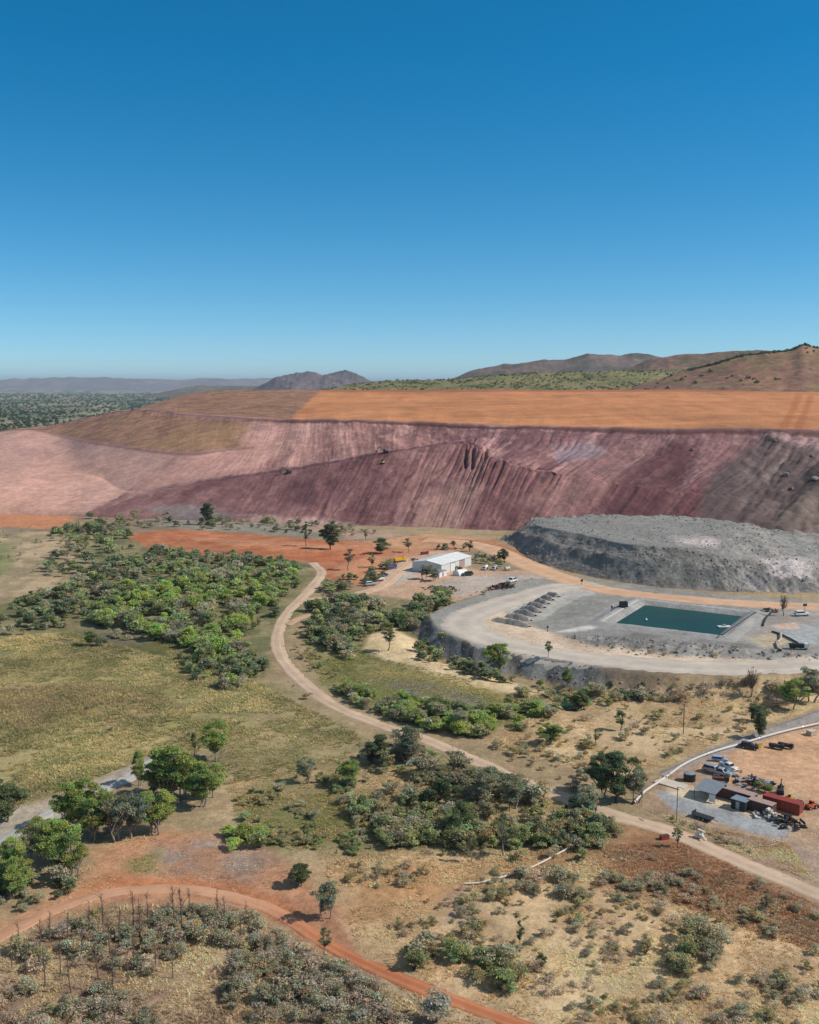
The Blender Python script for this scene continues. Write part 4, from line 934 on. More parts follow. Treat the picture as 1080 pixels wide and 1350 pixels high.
inview = (uu_ > -10) & (uu_ < 1090) & (vv_ < 1370)
order = sorted(range(len(CAND)), key=lambda i: -(pxsize(CAND[i]) if inview[i] else 0))
single = set(order[:296])
big_silver = P(575, 1348); 
stV, stF, stC, so = [], [], [], 0
for i, (x, y, k, h, si) in enumerate(CAND):
    var = SHRUBS[k][int(RNG.integers(6))]; s = h / var[0]; rz = RNG.random() * 6.28; sx = s * RNG.uniform(.75, 1.35)
    if i in single:
        o = link(k, var[2], None, (x, y, float(zz_[i]) - .05), rz); o.scale = (sx, sx, s)
        tag(o, KN[k] + " " + SCRUB[si][4], "shrub", KN[k] + "s " + SCRUB[si][4])
    else:
        lv = var[3]; nq = len(var[4]); st_ = 2 if y > 330 else 1
        f = var[4][::st_]; idx = f.ravel(); v = lv[idx] * ([1, 1, 1])
        if st_ > 1:                                   # farther shrubs: fewer, larger leaves
            v4 = v.reshape(-1, 4, 3); c4 = v4.mean(1, keepdims=True); v = (c4 + (v4 - c4) * 1.4).reshape(-1, 3)
        ca, sa = math.cos(rz), math.sin(rz)
        w = np.stack([(v[:, 0] * ca - v[:, 1] * sa) * sx + x, (v[:, 0] * sa + v[:, 1] * ca) * sx + y, v[:, 2] * s + zz_[i] - .05], 1)
        stV.append(w); stC.append(var[6][idx] * RNG.uniform(.8, 1.2)); stF.append(np.arange(len(w)).reshape(-1, 4) + so); so += len(w)
me = new_mesh("shrub_cover", np.concatenate(stV), [np.concatenate(stF)], M_LEAF, np.concatenate(stC))
tag(link("shrub_cover", me), "mass of small bushes and thicket scrub across the valley floor", "scrub", None, 'stuff')
o = link("silver_shrub", SHRUBS["silver_shrub"][0][2], None, (big_silver[0], big_silver[1], big_silver[2]), .4); o.scale = (2.1, 2.1, 1.9)
tag(o, "large silvery shrub beside the red track at the bottom border", "shrub")

# ---- dead saplings in the burnt scrub, lower left
def sapling(seed, h):
    rng = np.random.default_rng(seed); ch = []
    top = np.array([rng.uniform(-.3, .3), rng.uniform(-.3, .3), h]); mid = top * .5 + [rng.uniform(-.15, .15), rng.uniform(-.15, .15), 0]
    ch.append(([np.array([0, 0, -.3]), mid, top], [.13, .10, .04]))
    for _ in range(16):
        t = rng.uniform(.35, 1); b = mid * 2 * t if t < .5 else mid + (top - mid) * (t - .5) * 2
        a = rng.uniform(0, 6.28); l = rng.uniform(.5, 1.5) * (1.25 - t * .7); e = b + [math.cos(a) * l * .7, math.sin(a) * l * .7, l * .9]
        ch.append(([b, (b + e) / 2 + [0, 0, -.08], e], [.045, .035, .015]))
        for _ in range(2):
            e2 = e + rng.normal(size=3) * [.3, .3, .25]; ch.append(([(b + e) / 2, e2], [.025, .01]))
    return new_mesh("dead_sapling", *(lambda v, f: (v, [f]))(*limbs(ch)), M_TWIG, None, True)
SAP = [sapling(700 + k, 6.5) for k in range(5)]
spx = [(25, 1250, 34), (52, 1262, 48), (66, 1242, 40), (90, 1238, 34), (118, 1230, 42), (136, 1225, 46), (146, 1262, 52), (158, 1248, 50), (176, 1222, 46), (184, 1236, 50), (196, 1224, 44),
       (232, 1224, 54), (240, 1230, 58), (250, 1212, 40), (288, 1212, 40), (296, 1218, 36), (178, 1280, 50), (108, 1268, 44), (80, 1284, 46), (34, 1284, 44), (16, 1276, 40), (130, 1290, 52),
       (206, 1280, 44), (228, 1290, 40), (60, 1300, 50), (150, 1310, 56), (318, 1238, 34), (340, 1240, 30), (270, 1240, 38), (212, 1250, 36), (168, 1296, 44), (94, 1310, 46), (300, 1258, 30), (325, 1218, 28)]
for i, (u, v, hp) in enumerate(spx):
    p = P(u, v); H = hp * math.hypot(p[1], HC) / F
    o = link("dead_sapling", SAP[i % 5], None, (p[0], p[1], p[2]), random.uniform(0, 6.28)); s = H / 6.5; o.scale = (s * .9, s * .9, s)
    tag(o, "bare brown leafless sapling in the dry scrub below the red track", "dead sapling", "leafless saplings below the red track")

# ---- grass tufts and ground litter
def grass(name, label, areas):
    Vs_, Cs_, n0 = [], [], 0
    for poly, n, h, c1, c2, seed in areas:
        q = inside(poly, int(n * 1.45), RNG); nn = fbm(q[:, 0] / 8, q[:, 1] / 8, seed, 4) + .5 * fbm(q[:, 0] / 30, q[:, 1] / 30, seed + 5, 3)
        q = q[(nn > -.13) & off_road(q, .4) & (sdf(PAD, q[:, 0], q[:, 1]) > 7.5)]
        n = len(q); z = hgt(q[:, 0], q[:, 1]); nb = 6
        sc = h * .62 * RNG.uniform(.5, 1.3, n) * (1 + .9 * fbm(q[:, 0] / 25, q[:, 1] / 25, seed + 3, 3))
        kx = np.clip(sstep(-.15, .15, fbm(q[:, 0] / 6, q[:, 1] / 6, seed + 1, 3)) + RNG.normal(size=n) * .25, 0, 1)[:, None]
        c = (lin(c1) * (1 - kx) + lin(c2) * kx) * RNG.uniform(.72, 1.25, n)[:, None] * (1 + .9 * fbm(q[:, 0] / 30, q[:, 1] / 45, seed + 2, 4))[:, None]
        a = RNG.random((n, nb)) * 6.283; lean = RNG.uniform(.5, 1.25, (n, nb)); ln = sc[:, None] * RNG.uniform(.7, 1.2, (n, nb))
        dx, dy = np.cos(a), np.sin(a); w = .16 * ln
        bx = q[:, 0:1] + dx * sc[:, None] * .15; by = q[:, 1:2] + dy * sc[:, None] * .15; bz = z[:, None] - .03 + 0 * bx
        t = np.stack([bx + dx * lean * ln, by + dy * lean * ln, bz + ln * (1.05 - .6 * lean)], -1)
        p0 = np.stack([bx - dy * w, by + dx * w, bz], -1); p1 = np.stack([bx + dy * w, by - dx * w, bz], -1)
        V = np.stack([p0, p1, t], 2).reshape(-1, 3); Vs_.append(V); Cs_.append(np.repeat(np.clip(c * 1.3, 0, .85), nb * 3, 0))
    V = np.concatenate(Vs_)
    me = new_mesh(name, V, [np.arange(len(V)).reshape(-1, 3)], M_GRASS, np.concatenate(Cs_))
    tag(link(name, me), label, "grass", None, 'stuff')
STRAW, TAN, OLV, GRN, RUSTY, BRN = (224, 200, 156), (196, 168, 126), (166, 152, 102), (142, 142, 84), (172, 124, 90), (164, 138, 110)
grass("dry_grass", "dry straw-coloured grass over the slopes and the valley floor", [
 ([(420, 1125), (820, 1120), (1085, 1200), (1200, 1400), (640, 1400), (480, 1260)], 15000, .8, STRAW, TAN, 800),
 ([(780, 1115), (900, 1110), (1085, 1195), (1085, 1260), (860, 1180)], 4200, .8, RUSTY, BRN, 806),
 ([(-60, 1260), (150, 1195), (310, 1195), (420, 1250), (560, 1330), (600, 1400), (-60, 1400)], 9000, .9, STRAW, BRN, 810),
 ([(300, 1030), (470, 1000), (700, 1040), (830, 1080), (800, 1125), (480, 1135), (320, 1110)], 9000, .8, TAN, OLV, 820),
 ([(320, 1050), (450, 1030), (520, 1090), (470, 1125), (340, 1105)], 4000, .8, GRN, OLV, 825),
 ([(700, 935), (780, 915), (1085, 898), (1085, 925), (990, 965), (880, 1010), (760, 1010), (640, 985)], 7000, .9, STRAW, TAN, 830),
 ([(855, 1068), (960, 1096), (1040, 1112), (1080, 1165), (900, 1092)], 2600, .6, TAN, STRAW, 835),
 ([(168, 1135), (205, 1124), (212, 1150), (178, 1150)], 130, .8, OLV, GRN, 847),
 ([(200, 1108), (300, 1100), (400, 1160), (330, 1180), (210, 1160)], 900, .5, STRAW, BRN, 848),
 ([(130, 1110), (210, 1100), (120, 1200), (20, 1235), (60, 1200)], 700, .6, STRAW, TAN, 849),
 ([(478, 856), (490, 836), (540, 836), (570, 868), (640, 890), (710, 914), (600, 898), (540, 884)], 450, .7, STRAW, TAN, 845),
 ([(400, 860), (470, 860), (700, 920), (740, 935), (640, 965), (500, 938), (430, 905)], 7000, 1.1, OLV, GRN, 840)])
grass("plain_grass", "tall olive and yellow grass of the open plain", [
 ([(-40, 850), (90, 832), (330, 895), (470, 965), (480, 995), (300, 1035), (205, 995), (90, 1040), (-40, 1085)], 34000, 1.35, (178, 162, 116), (144, 138, 92), 850),
 ([(-40, 900), (150, 905), (260, 940), (100, 970), (-40, 960)], 5000, 1.3, (160, 138, 104), (176, 156, 108), 855),
 ([(200, 835), (330, 850), (340, 895), (240, 885)], 3000, 1.2, (160, 146, 98), (134, 132, 84), 858)])

# ---- far bush country, terrace shrubs
def blobs(name, label, cat, pts, size, col, nleaf=26, flat=.7, seed=9):
    rng = np.random.default_rng(seed); n = len(pts)
    d = rng.normal(size=(n, nleaf, 3)); d /= np.linalg.norm(d, axis=2)[..., None]; d[..., 2] = np.abs(d[..., 2])
    r = size[:, None, None] * rng.uniform(.35, 1.0, (n, nleaf, 1))
    c = pts[:, None, :] + d * r * [1, 1, flat * 1.5]
    V = leaf_quads(c.reshape(-1, 3), np.repeat(size * .85, nleaf), rng, .5, .8)
    C = lin(col) * rng.uniform(.6, 1.35, n)[:, None]; C = np.repeat(C, nleaf, 0) * rng.uniform(.75, 1.25, (n * nleaf, 1))
    me = new_mesh(name, V, [np.arange(len(V)).reshape(-1, 4)], M_LEAF, np.repeat(C, 4, 0))
    tag(link(name, me), label, cat, None, 'stuff')
n = 16000
yy = 1350 * np.exp(RNG.random(n) * math.log(9)); xx = yy * RNG.uniform(-.56, .05, n)
m = (fbm(xx / 160, yy / 300, 901, 4) > -.12); xx, yy = xx[m], yy[m]
blobs("bush_plain", "far wooded plain dotted with dark trees beyond the dump", "bushland", np.stack([xx, yy, hgt(xx, yy)], 1), RNG.uniform(2.5, 5.5, len(xx)) * (1 + yy / 9000), (66, 82, 50), 12)
def on_hill(H, n, rng, cond=None):
    X, Y, Z = H; i = rng.integers(0, X.shape[0], n * 4); j = rng.integers(0, X.shape[1], n * 4)
    p = np.stack([X[i, j], Y[i, j], Z[i, j]], 1); u, v = proj(*p.T)
    keep = (u > 380) & (u < 1120); 
    if cond is not None: keep &= cond(u, v, p)
    return p[keep][:n]
pg = on_hill(GRX, 5200, RNG, lambda u, v, p: fbm(p[:, 0] / 50, p[:, 1] / 50, 905, 3) > -.14)
blobs("hill_scrub", "green bushes dotting the rise above the orange terrace", "bushland", pg, RNG.uniform(1.6, 3.8, len(pg)), (92, 104, 56), 12, seed=10)
X, Y, Z = RHX; j = RNG.integers(60, 330, 900); rr = np.clip((.45 + np.abs(RNG.normal(size=900)) * .035) * 90, 0, 88).astype(int)
pr = np.stack([X[rr, j], Y[rr, j], Z[rr, j]], 1)
i2 = RNG.integers(0, 41, 700); j2 = RNG.integers(0, 420, 700); q2 = np.stack([X[i2, j2], Y[i2, j2], Z[i2, j2]], 1)
pr = np.concatenate([pr, q2[(fbm(q2[:, 0] / 40, q2[:, 1] / 40, 906, 3) > .12)]])
blobs("ridge_scrub", "line of dark trees along the crest of the reddish hill", "bushland", pr, RNG.uniform(1.6, 4.2, len(pr)), (70, 84, 50), 14, seed=11)

# ================================================================== built things
class MB:
    """gathers shaped pieces of one part into one mesh"""
    def __init__(s): s.V, s.F = [], []
    def add(s, V, Fc):
        o = len(s.V); s.V += [tuple(v) for v in V]; s.F += [tuple(i + o for i in f) for f in Fc]
    def box(s, x0, x1, y0, y1, z0, z1, t=(0, 0, 0, 0)):
        """box, its top drawn in by t = (x0, x1, y0, y1)"""
        s.add([(x0, y0, z0), (x1, y0, z0), (x1, y1, z0), (x0, y1, z0), (x0 + t[0], y0 + t[2], z1), (x1 - t[1], y0 + t[2], z1), (x1 - t[1], y1 - t[3], z1), (x0 + t[0], y1 - t[3], z1)],
              [(3, 2, 1, 0), (4, 5, 6, 7), (0, 1, 5, 4), (1, 2, 6, 5), (2, 3, 7, 6), (3, 0, 4, 7)])
    def cyl(s, c, r, l, ax='y', n=14, r2=None):
        r2 = r if r2 is None else r2; V = []
        for k, (off, rr) in enumerate(((-l / 2, r), (l / 2, r2))):
            for i in range(n):
                a = 2 * math.pi * i / n; p, q = rr * math.cos(a), rr * math.sin(a)
                V.append({'y': (c[0] + p, c[1] + off, c[2] + q), 'x': (c[0] + off, c[1] + p, c[2] + q), 'z': (c[0] + p, c[1] + q, c[2] + off)}[ax])
        s.add(V, [tuple(range(n))[::-1], tuple(range(n, 2 * n))] + [(i, (i + 1) % n, n + (i + 1) % n, n + i) for i in range(n)])
    def beam(s, pts, w, h=None):
        v, f = tube(pts, [w] * len(pts), 6); s.add(v, f); n = len(v); s.add(v[:6], [tuple(range(6))]); s.add(v[-6:], [tuple(range(6))])
    def build(s, name, m, parent=None, bev=0):
        me = bpy.data.meshes.new(name); me.from_pydata(s.V, [], s.F); me.update(); me.materials.append(m)
        o = link(name, me, parent)
        if bev:
            b = o.modifiers.new("bevel", 'BEVEL'); b.width = bev; b.segments = 2; b.limit_method = 'ANGLE'
        return o
def root(name, px, label, cat, rz=0, group=None, p=None, dz=0):
    p = P(*px) if p is None else p
    r = bpy.data.objects.new(name, None); COL.link(r); r.location = (p[0], p[1], p[2] + dz); r.rotation_euler = (0, 0, rz); r.empty_display_size = .5
    return tag(r, label, cat, group)
def heading(a, b): a, b = P(*a), P(*b); return math.atan2(b[1] - a[1], b[0] - a[0])
def wheels(r, xs, y, rad, w):
    for x in xs:
        for sy in (-1, 1):
            m = MB(); m.cyl((x, sy * y, rad), rad, w); o = m.build('wheel', M_TYRE, r)
            m = MB(); m.cyl((x, sy * (y + w * .02), rad), rad * .55, w * 1.06); m.build('rim', M_STEEL, o)
def ute(px, rz, label, body=M_WHITE, group=None, tray=True, k=1.0):
    r = root('utility_vehicle' if tray else 'wagon_car', px, label, 'vehicle', rz, group)
    m = MB(); m.box(.75, 2.5, -.9, .9, .5, 1.12, (0, .15, .06, .06)); m.box(-2.5, .75, -.9, .9, .5, 1.05)
    m.build('body', body, r, .06)
    m = MB(); m.box(-.9 if tray else -2.35, 1.15, -.86, .86, 1.05, 1.82, (.25, .65, .14, .14)); c = m.build('cab', body, r, .06)
    m = MB(); x0 = -.9 if tray else -2.35
    m.box(x0 + .12, .62, -.875, .875, 1.2, 1.66, (.12, .16, .08, .08)); m.build('side_window', M_GLASS, c)
    m = MB(); m.box(.72, 1.16, -.74, .74, 1.16, 1.7, (.0, .46, .06, .06)); m.build('windscreen', M_GLASS, c)
    if tray:
        m = MB(); m.box(-2.55, -1.0, -.95, .95, 1.06, 1.12); m.box(-2.55, -1.0, -.95, -.9, 1.12, 1.45); m.box(-2.55, -1.0, .9, .95, 1.12, 1.45); m.box(-2.55, -2.5, -.9, .9, 1.12, 1.45); m.build('tray', M_STEEL, r)
    for sy in (-.62, .62):
        m = MB(); m.box(2.36, 2.5, sy - .16, sy + .16, .82, .98); m.build('headlight', M_SILVER, r)
    wheels(r, (1.55, -1.5), .8, .38, .26); r.scale = (k, k, k); return r
def truck(px, rz, label, cabm, loadm, tank=False, group=None, k=1.0):
    r = root('tank_truck' if tank else 'tipper_truck', px, label, 'truck', rz, group)
    m = MB(); m.box(-4, 4, -.5, .5, .7, 1.0); m.build('chassis', M_DARK, r)
    m = MB(); m.box(2.2, 4.1, -1.2, 1.2, .8, 2.9, (0, .3, .08, .08)); c = m.build('cab', cabm, r, .08)
    m = MB(); m.box(3.55, 4.12, -1.05, 1.05, 1.85, 2.65, (0, .1, .05, .05)); m.build('windscreen', M_GLASS, c)
    if tank:
        m = MB(); m.cyl((-1.1, 0, 2.0), 1.1, 5.6, 'x', 18); m.build('tank', loadm, r)
    else:
        m = MB(); m.box(-3.9, 1.8, -1.2, 1.2, 1.1, 2.5, (-.3, -.1, -.12, -.12)); m.box(-3.7, 1.6, -1.0, 1.0, 2.5, 2.62, (.3, .3, .3, .3)); m.build('tipper_body', loadm, r)
    wheels(r, (3.0, -1.8, -3.1), 1.0, .52, .4); r.scale = (k, k, k); return r
def loader(px, rz, label, m1=M_YEL, k=1.0):
    r = root('wheel_loader', px, label, 'loader', rz)
    m = MB(); m.box(-2.6, .3, -1.0, 1.0, .9, 2.0, (.3, 0, .1, .1)); m.box(.3, 1.6, -.7, .7, .8, 1.5); m.build('body', m1, r, .06)
    m = MB(); m.box(-.7, .6, -.8, .8, 2.0, 3.2, (.1, .2, .1, .1)); c = m.build('cab', m1, r); m = MB(); m.box(-.72, .62, -.82, .82, 2.35, 3.0, (.05, .1, .05, .05)); m.build('window', M_GLASS, c)
    m = MB()
    for sy in (-.6, .6): m.beam([(.6, sy, 1.6), (2.2, sy, 1.3), (3.2, sy, .6)], .14)
    m.build('arm', m1, r); m = MB(); m.box(3.0, 4.1, -1.4, 1.4, .2, 1.1, (0, .7, 0, 0)); m.build('bucket', M_DARK, r)
    wheels(r, (1.2, -1.7), 1.0, .75, .55); r.scale = (k, k, k); return r
def excavator(p, rz, label, m1=M_YEL, k=1.0, arm=1):
    r = root('excavator', None, label, 'excavator', rz, None, p)
    for sy in (-1.2, 1.2):
        m = MB(); m.box(-2.2, 2.2, sy - .35, sy + .35, .0, .9, (.35, .35, 0, 0)); m.build('track', M_TYRE, r, .15)
    m = MB(); m.box(-2.4, 1.3, -1.4, 1.4, 1.0, 2.2, (.2, 0, .1, .1)); m.build('house', m1, r, .08)
    m = MB(); m.box(.0, 1.5, .35, 1.4, 2.1, 3.3, (.1, .3, .05, .05)); c = m.build('cab', m1, r); m = MB(); m.box(.1, 1.42, .33, 1.42, 2.5, 3.1, (.05, .12, .03, .03)); m.build('window', M_GLASS, c)
    m = MB(); m.beam([(1.2, -.2, 1.8), (3.2, -.2, 4.4), (5.2, -.2, 4.6)], .28); m.build('boom', m1, r)
    m = MB(); m.beam([(5.0, -.2, 4.9), (6.4, -.2, 2.0)], .2); st = m.build('stick', m1, r)
    m = MB(); m.box(5.6, 6.8, -.8, .4, .8, 2.0, (.5, 0, 0, 0)); m.build('bucket', M_DARK, st)
    r.scale = (k, k, k); return r
def container(px, rz, label, m1, L=12.0, roof=None, H=2.6, group=None):
    r = root('shipping_container', px, label, 'container', rz, group)
    n = int(L / .28); V, Fc = [], []
    m = MB()
    for sy in (0, 1):                                # corrugated long sides
        base = len(m.V); Vv = []
        for i in range(n + 1):
            x = L * i / n; d = .05 * (1 if (i // 2) % 2 else 0)
            y = (0 + d) if sy == 0 else (2.44 - d)
            Vv += [(x, y, .16), (x, y, H - .1)]
        Ff = [(2 * i, 2 * i + 2, 2 * i + 3, 2 * i + 1) for i in range(n)]; m.add(Vv, Ff)
    m.box(.02, L - .02, .08, 2.36, .1, H - .08); m.build('side_wall', m1, r)
    m = MB(); m.box(0, L, -.03, .12, 0, .16); m.box(0, L, 2.32, 2.47, 0, .16)
    for x in (0, L - .14):
        for y in (-.03, 2.33): m.box(x, x + .14, y, y + .14, .16, H - .1)
    m.build('corner_frame', m1, r)
    m = MB(); m.box(-.02, L + .02, -.05, 2.49, H - .1, H + .02); m.build('roof', roof or m1, r)
    for y in (.12, 1.24):
        m = MB(); m.box(L - .02, L + .05, y, y + 1.08, .2, H - .14); d = m.build('door', m1, r)
        m = MB(); m.beam([(L + .09, y + .5, .25), (L + .09, y + .5, H - .25)], .03); m.build('lock_bar', M_STEEL, d)
    return r

# ---- workshop shed
cb = P(582, 757); a1 = math.radians(58)
r = root('workshop_shed', None, "large white-roofed workshop shed with a dark grey end wall", "shed", a1, None, cb)
SL, SW, SH, SR = 31.0, 17.0, 4.7, 6.0        # local x along the ridge away from camera, y to the left
m = MB()
m.add([(0, 0, -1.5), (SL, 0, -1.5), (SL, 0, SH), (0, 0, SH)], [(0, 1, 2, 3)]); m.add([(0, SW, -1.5), (SL, SW, -1.5), (SL, SW, SH), (0, SW, SH)], [(3, 2, 1, 0)])
for x in (0, SL): m.add([(x, 0, -1.5), (x, SW, -1.5), (x, SW, SH), (x, SW / 2, SR), (x, 0, SH)], [(4, 3, 2, 1, 0)] if x == 0 else [(0, 1, 2, 3, 4)])
for i in range(int(SL / 1.0)): m.box(i + .3, i + .42, -.06, -.005, -1, SH - .1)
for i in range(int(SW / 1.0)): m.box(-.06, -.005, i + .4, i + .52, -1, SH - .05)
m.build('wall', M_WALLG, r)
m = MB()
for y0, z0, y1, z1 in ((-.4, SH - .02, SW / 2, SR + .1), (SW + .4, SH - .02, SW / 2, SR + .1)):
    m.add([(-.4, y0, z0), (SL + .4, y0, z0), (SL + .4, y1, z1), (-.4, y1, z1), (-.4, y0, z0 + .12), (SL + .4, y0, z0 + .12), (SL + .4, y1, z1 + .12), (-.4, y1, z1 + .12)],
          [(0, 1, 2, 3), (7, 6, 5, 4), (0, 4, 5, 1), (0, 3, 7, 4), (1, 5, 6, 2)])
    for i in range(0, 32, 1):
        yy = (y0 + y1) / 2
        m.beam([(-.35 + i, y0, z0 + .13), (-.35 + i, y1, z1 + .13)], .04)
rf = m.build('roof', M_ROOF, r)
m = MB(); m.beam([(-.45, SW / 2, SR + .24), (SL + .45, SW / 2, SR + .24)], .16); m.build('ridge_cap', M_WHITE, rf)
for x0, x1 in ((9.0, 14.0), (18.5, 23.5)):
    m = MB(); m.box(x0, x1, -.12, -.07, -.6, 4.0); d = m.build('roller_door', M_WHITE if x0 < 10 else M_PINKR, r)
    m = MB(); m.box(x0 - .15, x1 + .15, -.14, -.07, 4.0, 4.2); m.box(x0 - .15, x0, -.14, -.07, -.6, 4.0); m.box(x1, x1 + .15, -.14, -.07, -.6, 4.0); m.build('door_frame', M_DARK, d)
m = MB(); m.box(-.12, -.07, 10.5, 11.6, -.4, 1.9); m.build('door', M_DARK, r)
for y in (3.5, 6.5):
    m = MB(); m.box(-.1, -.065, y, y + 1.4, 1.2, 2.3); w = m.build('window', M_GLASS, r); m = MB(); m.box(-.13, -.065, y - .1, y, 1.1, 2.4); m.box(-.13, -.065, y + 1.4, y + 1.5, 1.1, 2.4); m.box(-.13, -.065, y, y + 1.4, 1.1, 1.2); m.box(-.13, -.065, y, y + 1.4, 2.3, 2.4); m.build('window_frame', M_WHITE, w)
# lean-to site office at its near corner
r = root('site_office', (577, 759), "small pale flat-roofed site office at the shed's near corner", "site office", a1)
m = MB(); m.box(-4, 3, -3.4, .8, 0, 2.6); m.build('wall', M_WHITE, r); m = MB(); m.box(-4.25, 3.25, -3.65, 1.05, 2.61, 2.78); m.build('roof', M_STEEL, r)
for y in (-2.7, -1.0):
    m = MB(); m.box(-4.06, -3.99, y, y + 1.1, 1.1, 2.0); m.build('window', M_GLASS, r)
m = MB(); m.box(-1, 0, -3.46, -3.39, .1, 2.1); m.build('door', M_BLUE, r)
loader((597, 751), math.radians(20), "yellow wheel loader against the shed's bright long wall", k=1.25)
r = root('storage_tent', (607, 758), "white canvas storage shelter in front of the yellow loader", "shelter", math.radians(40))
m = MB(); prof = [(math.cos(t) * 2.6, math.sin(t) * 2.9) for t in np.linspace(0, math.pi, 11)]
Vv = [(x, p[0], p[1]) for x in (-3, 3) for p in prof]; m.add(Vv, [(i, i + 1, 12 + i, 11 + i) for i in range(10)] + [tuple(range(11))[::-1]]); m.build('canopy', M_WHITE, r)
m = MB(); m.box(2.6, 2.98, -1.6, 1.6, 0, 2.0, (0, 0, .5, .5)); m.build('doorway', M_DARK, r)
ute((616, 759), math.radians(200), "dark station wagon beside the white canvas shelter", M_DARK, None, False, 1.2)
truck((527, 741), math.radians(40), "yellow tipper truck parked behind the blue one by the shed", M_YEL, M_YEL, k=.95)
truck((516, 750), math.radians(48), "blue tipper truck parked between yellow truck and white cars", M_BLUE, M_BLUE, k=.85)
ute((498, 766), math.radians(20), "white pickup parked nearest the red clearing at the yard's entrance", M_WHITE, None, True, 1.35)
ute((488, 772), math.radians(30), "silver car parked at the end of the row by the yard track", M_SILVER, None, False, 1.2)
ute((505, 760), math.radians(45), "dark pickup between the white pickup and the blue truck", M_DARK, None, True, 1.15)
truck((640, 751), math.radians(250), "white tanker truck on the left in the shed yard", M_WHITE, M_WHITE, True, None, .72)
truck((652.5, 751), math.radians(250), "white tanker truck on the right in the shed yard", M_WHITE, M_SILVER, True, None, .72)
ute((675, 768), math.radians(235), "white pickup parked by the bank of the haul loop", M_WHITE, None, True, 1.4)
truck((560, 731), math.radians(30), "dark red tipper truck behind the shed's left corner", M_RED, M_RUST, False, None, .6)
r = root('drum', (669, 752), "round white water drum lying in the shed yard", "drum", .4)
m = MB(); m.cyl((0, 0, 1), 1.0, 2.6, 'x'); m.build('barrel', M_CONC, r); m = MB(); m.cyl((-.7, 0, 1), 1.05, .12, 'x'); m.cyl((.7, 0, 1), 1.05, .12, 'x'); m.build('hoop', M_STEEL, r)
def scrap(name, px, label, cat, mats, n, spread, size, seed, rz=0, sx=1.0):
    rg = random.Random(seed); r = root(name, px, label, cat, rz)
    for mi, mt in enumerate(mats):
        for _ in range(n // len(mats)):
            m = MB()
            a, d = rg.uniform(0, 6.28), spread * rg.random() ** .7; x, y = math.cos(a) * d * sx, math.sin(a) * d; h = max(.1, 1 - d / spread) * size * 1.6
            l, w, t = size * rg.uniform(.4, 1.6), size * rg.uniform(.2, .7), size * rg.uniform(.12, .5); ca, sa = math.cos(a * 3), math.sin(a * 3); tl = rg.uniform(-.35, .35)
            z = rg.uniform(0, h)
            V8 = [(-l / 2, -w / 2, 0), (l / 2, -w / 2, l * tl), (l / 2, w / 2, l * tl), (-l / 2, w / 2, 0), (-l / 2, -w / 2, t), (l / 2, -w / 2 * .6, t + l * tl), (l / 2, w / 2 * .6, t + l * tl), (-l / 2, w / 2, t)]
            m.add([(x + p[0] * ca - p[1] * sa, y + p[0] * sa + p[1] * ca, z + p[2]) for p in V8], [(3, 2, 1, 0), (4, 5, 6, 7), (0, 1, 5, 4), (1, 2, 6, 5), (2, 3, 7, 6), (3, 0, 4, 7)])
            m.build(['panel', 'frame', 'plate'][mi], mt, r)
    return r
scrap('scrap_heap', (660, 775), "dark rusty heap of scrap iron at the edge of the shed yard", "scrap heap", [M_RUST, M_DARK], 50, 4.5, 1.8, 1, .3, 1.5)
scrap('scrap_heap', (582, 777), "row of rusty machine parts in front of the shed", "scrap heap", [M_RUST, M_BROWN], 44, 5.5, 1.2, 2, -.2, 1.7)
scrap('scrap_heap', (546, 739), "brown clutter of parts beside the shed's left corner", "scrap heap", [M_BROWN, M_DARK], 20, 2.5, 1.0, 3)

# ---- pond things
def on_pond(u, v): p = on_z(u, v, PADZ - 1.0); return p
r = root('pontoon', None, "small white pump pontoon floating near the pond's right edge", "pontoon", .1, None, on_pond(955, 827))
m = MB(); m.box(-2.6, 2.6, -1.2, 1.2, .25, .5); m.build('deck', M_WHITE, r, .04)
for y in (-.85, .85): m = MB(); m.cyl((0, y, .1), .32, 5.0, 'x'); m.build('float', M_STEEL, r)
m = MB(); m.box(-.6, .6, -.4, .4, .5, 1.2); m.build('pump', M_SILVER, r)
r = root('buoy', None, "single white buoy on the green pond water", "buoy", 0, None, on_pond(852, 818))
m = MB(); m.cyl((0, 0, .2), .25, .5, 'z', 12, .55); m.cyl((0, 0, .65), .55, .4, 'z', 12, .2); m.build('hull', M_WHITE, r); m = MB(); m.beam([(0, 0, .8), (0, 0, 1.5)], .06); m.build('mast', M_STEEL, r)
r = root('pump_unit', (822, 801), "black box-shaped pump unit at the pond's upper left corner", "pump", .2)
m = MB(); m.box(-1.6, 1.6, -1.1, 1.1, .5, 2.6, (.1, .1, .05, .05)); m.build('housing', M_BLACK, r, .05); m = MB(); m.box(-2, 2, -1.0, -.8, .25, .5); m.box(-2, 2, .8, 1.0, .25, .5); m.build('skid', M_DARK, r)
m = MB(); m.cyl((1.0, 0, 3.0), .12, .9, 'z'); m.build('exhaust', M_STEEL, r); m = MB(); m.beam([(-1.6, 0, .9), (-3.5, -.6, .6), (-5.5, -1.2, .3)], .16); m.build('hose', M_BLACK, r)
for px, lab in (((806.5, 806), "small grey control post left of the pond"), ((722, 833), "short marker post at the junction of the haul loop")):
    r = root('marker_post', px, lab, "post"); m = MB(); m.beam([(0, 0, -.2), (0, 0, 2.4)], .12); m.build('pole', M_DARK, r); m = MB(); m.box(-.35, .35, -.06, .06, 1.6, 2.3); m.build('plate', M_DARK, r)
r = root('road_sign', (767, 772), "dark sign on a post beside the orange haul road", "sign", .2); m = MB(); m.beam([(0, 0, -.2), (0, 0, 3)], .1); m.build('post', M_DARK, r); m = MB(); m.box(-.6, .6, -.08, -.02, 1.9, 3); m.build('plate', M_DARK, r)
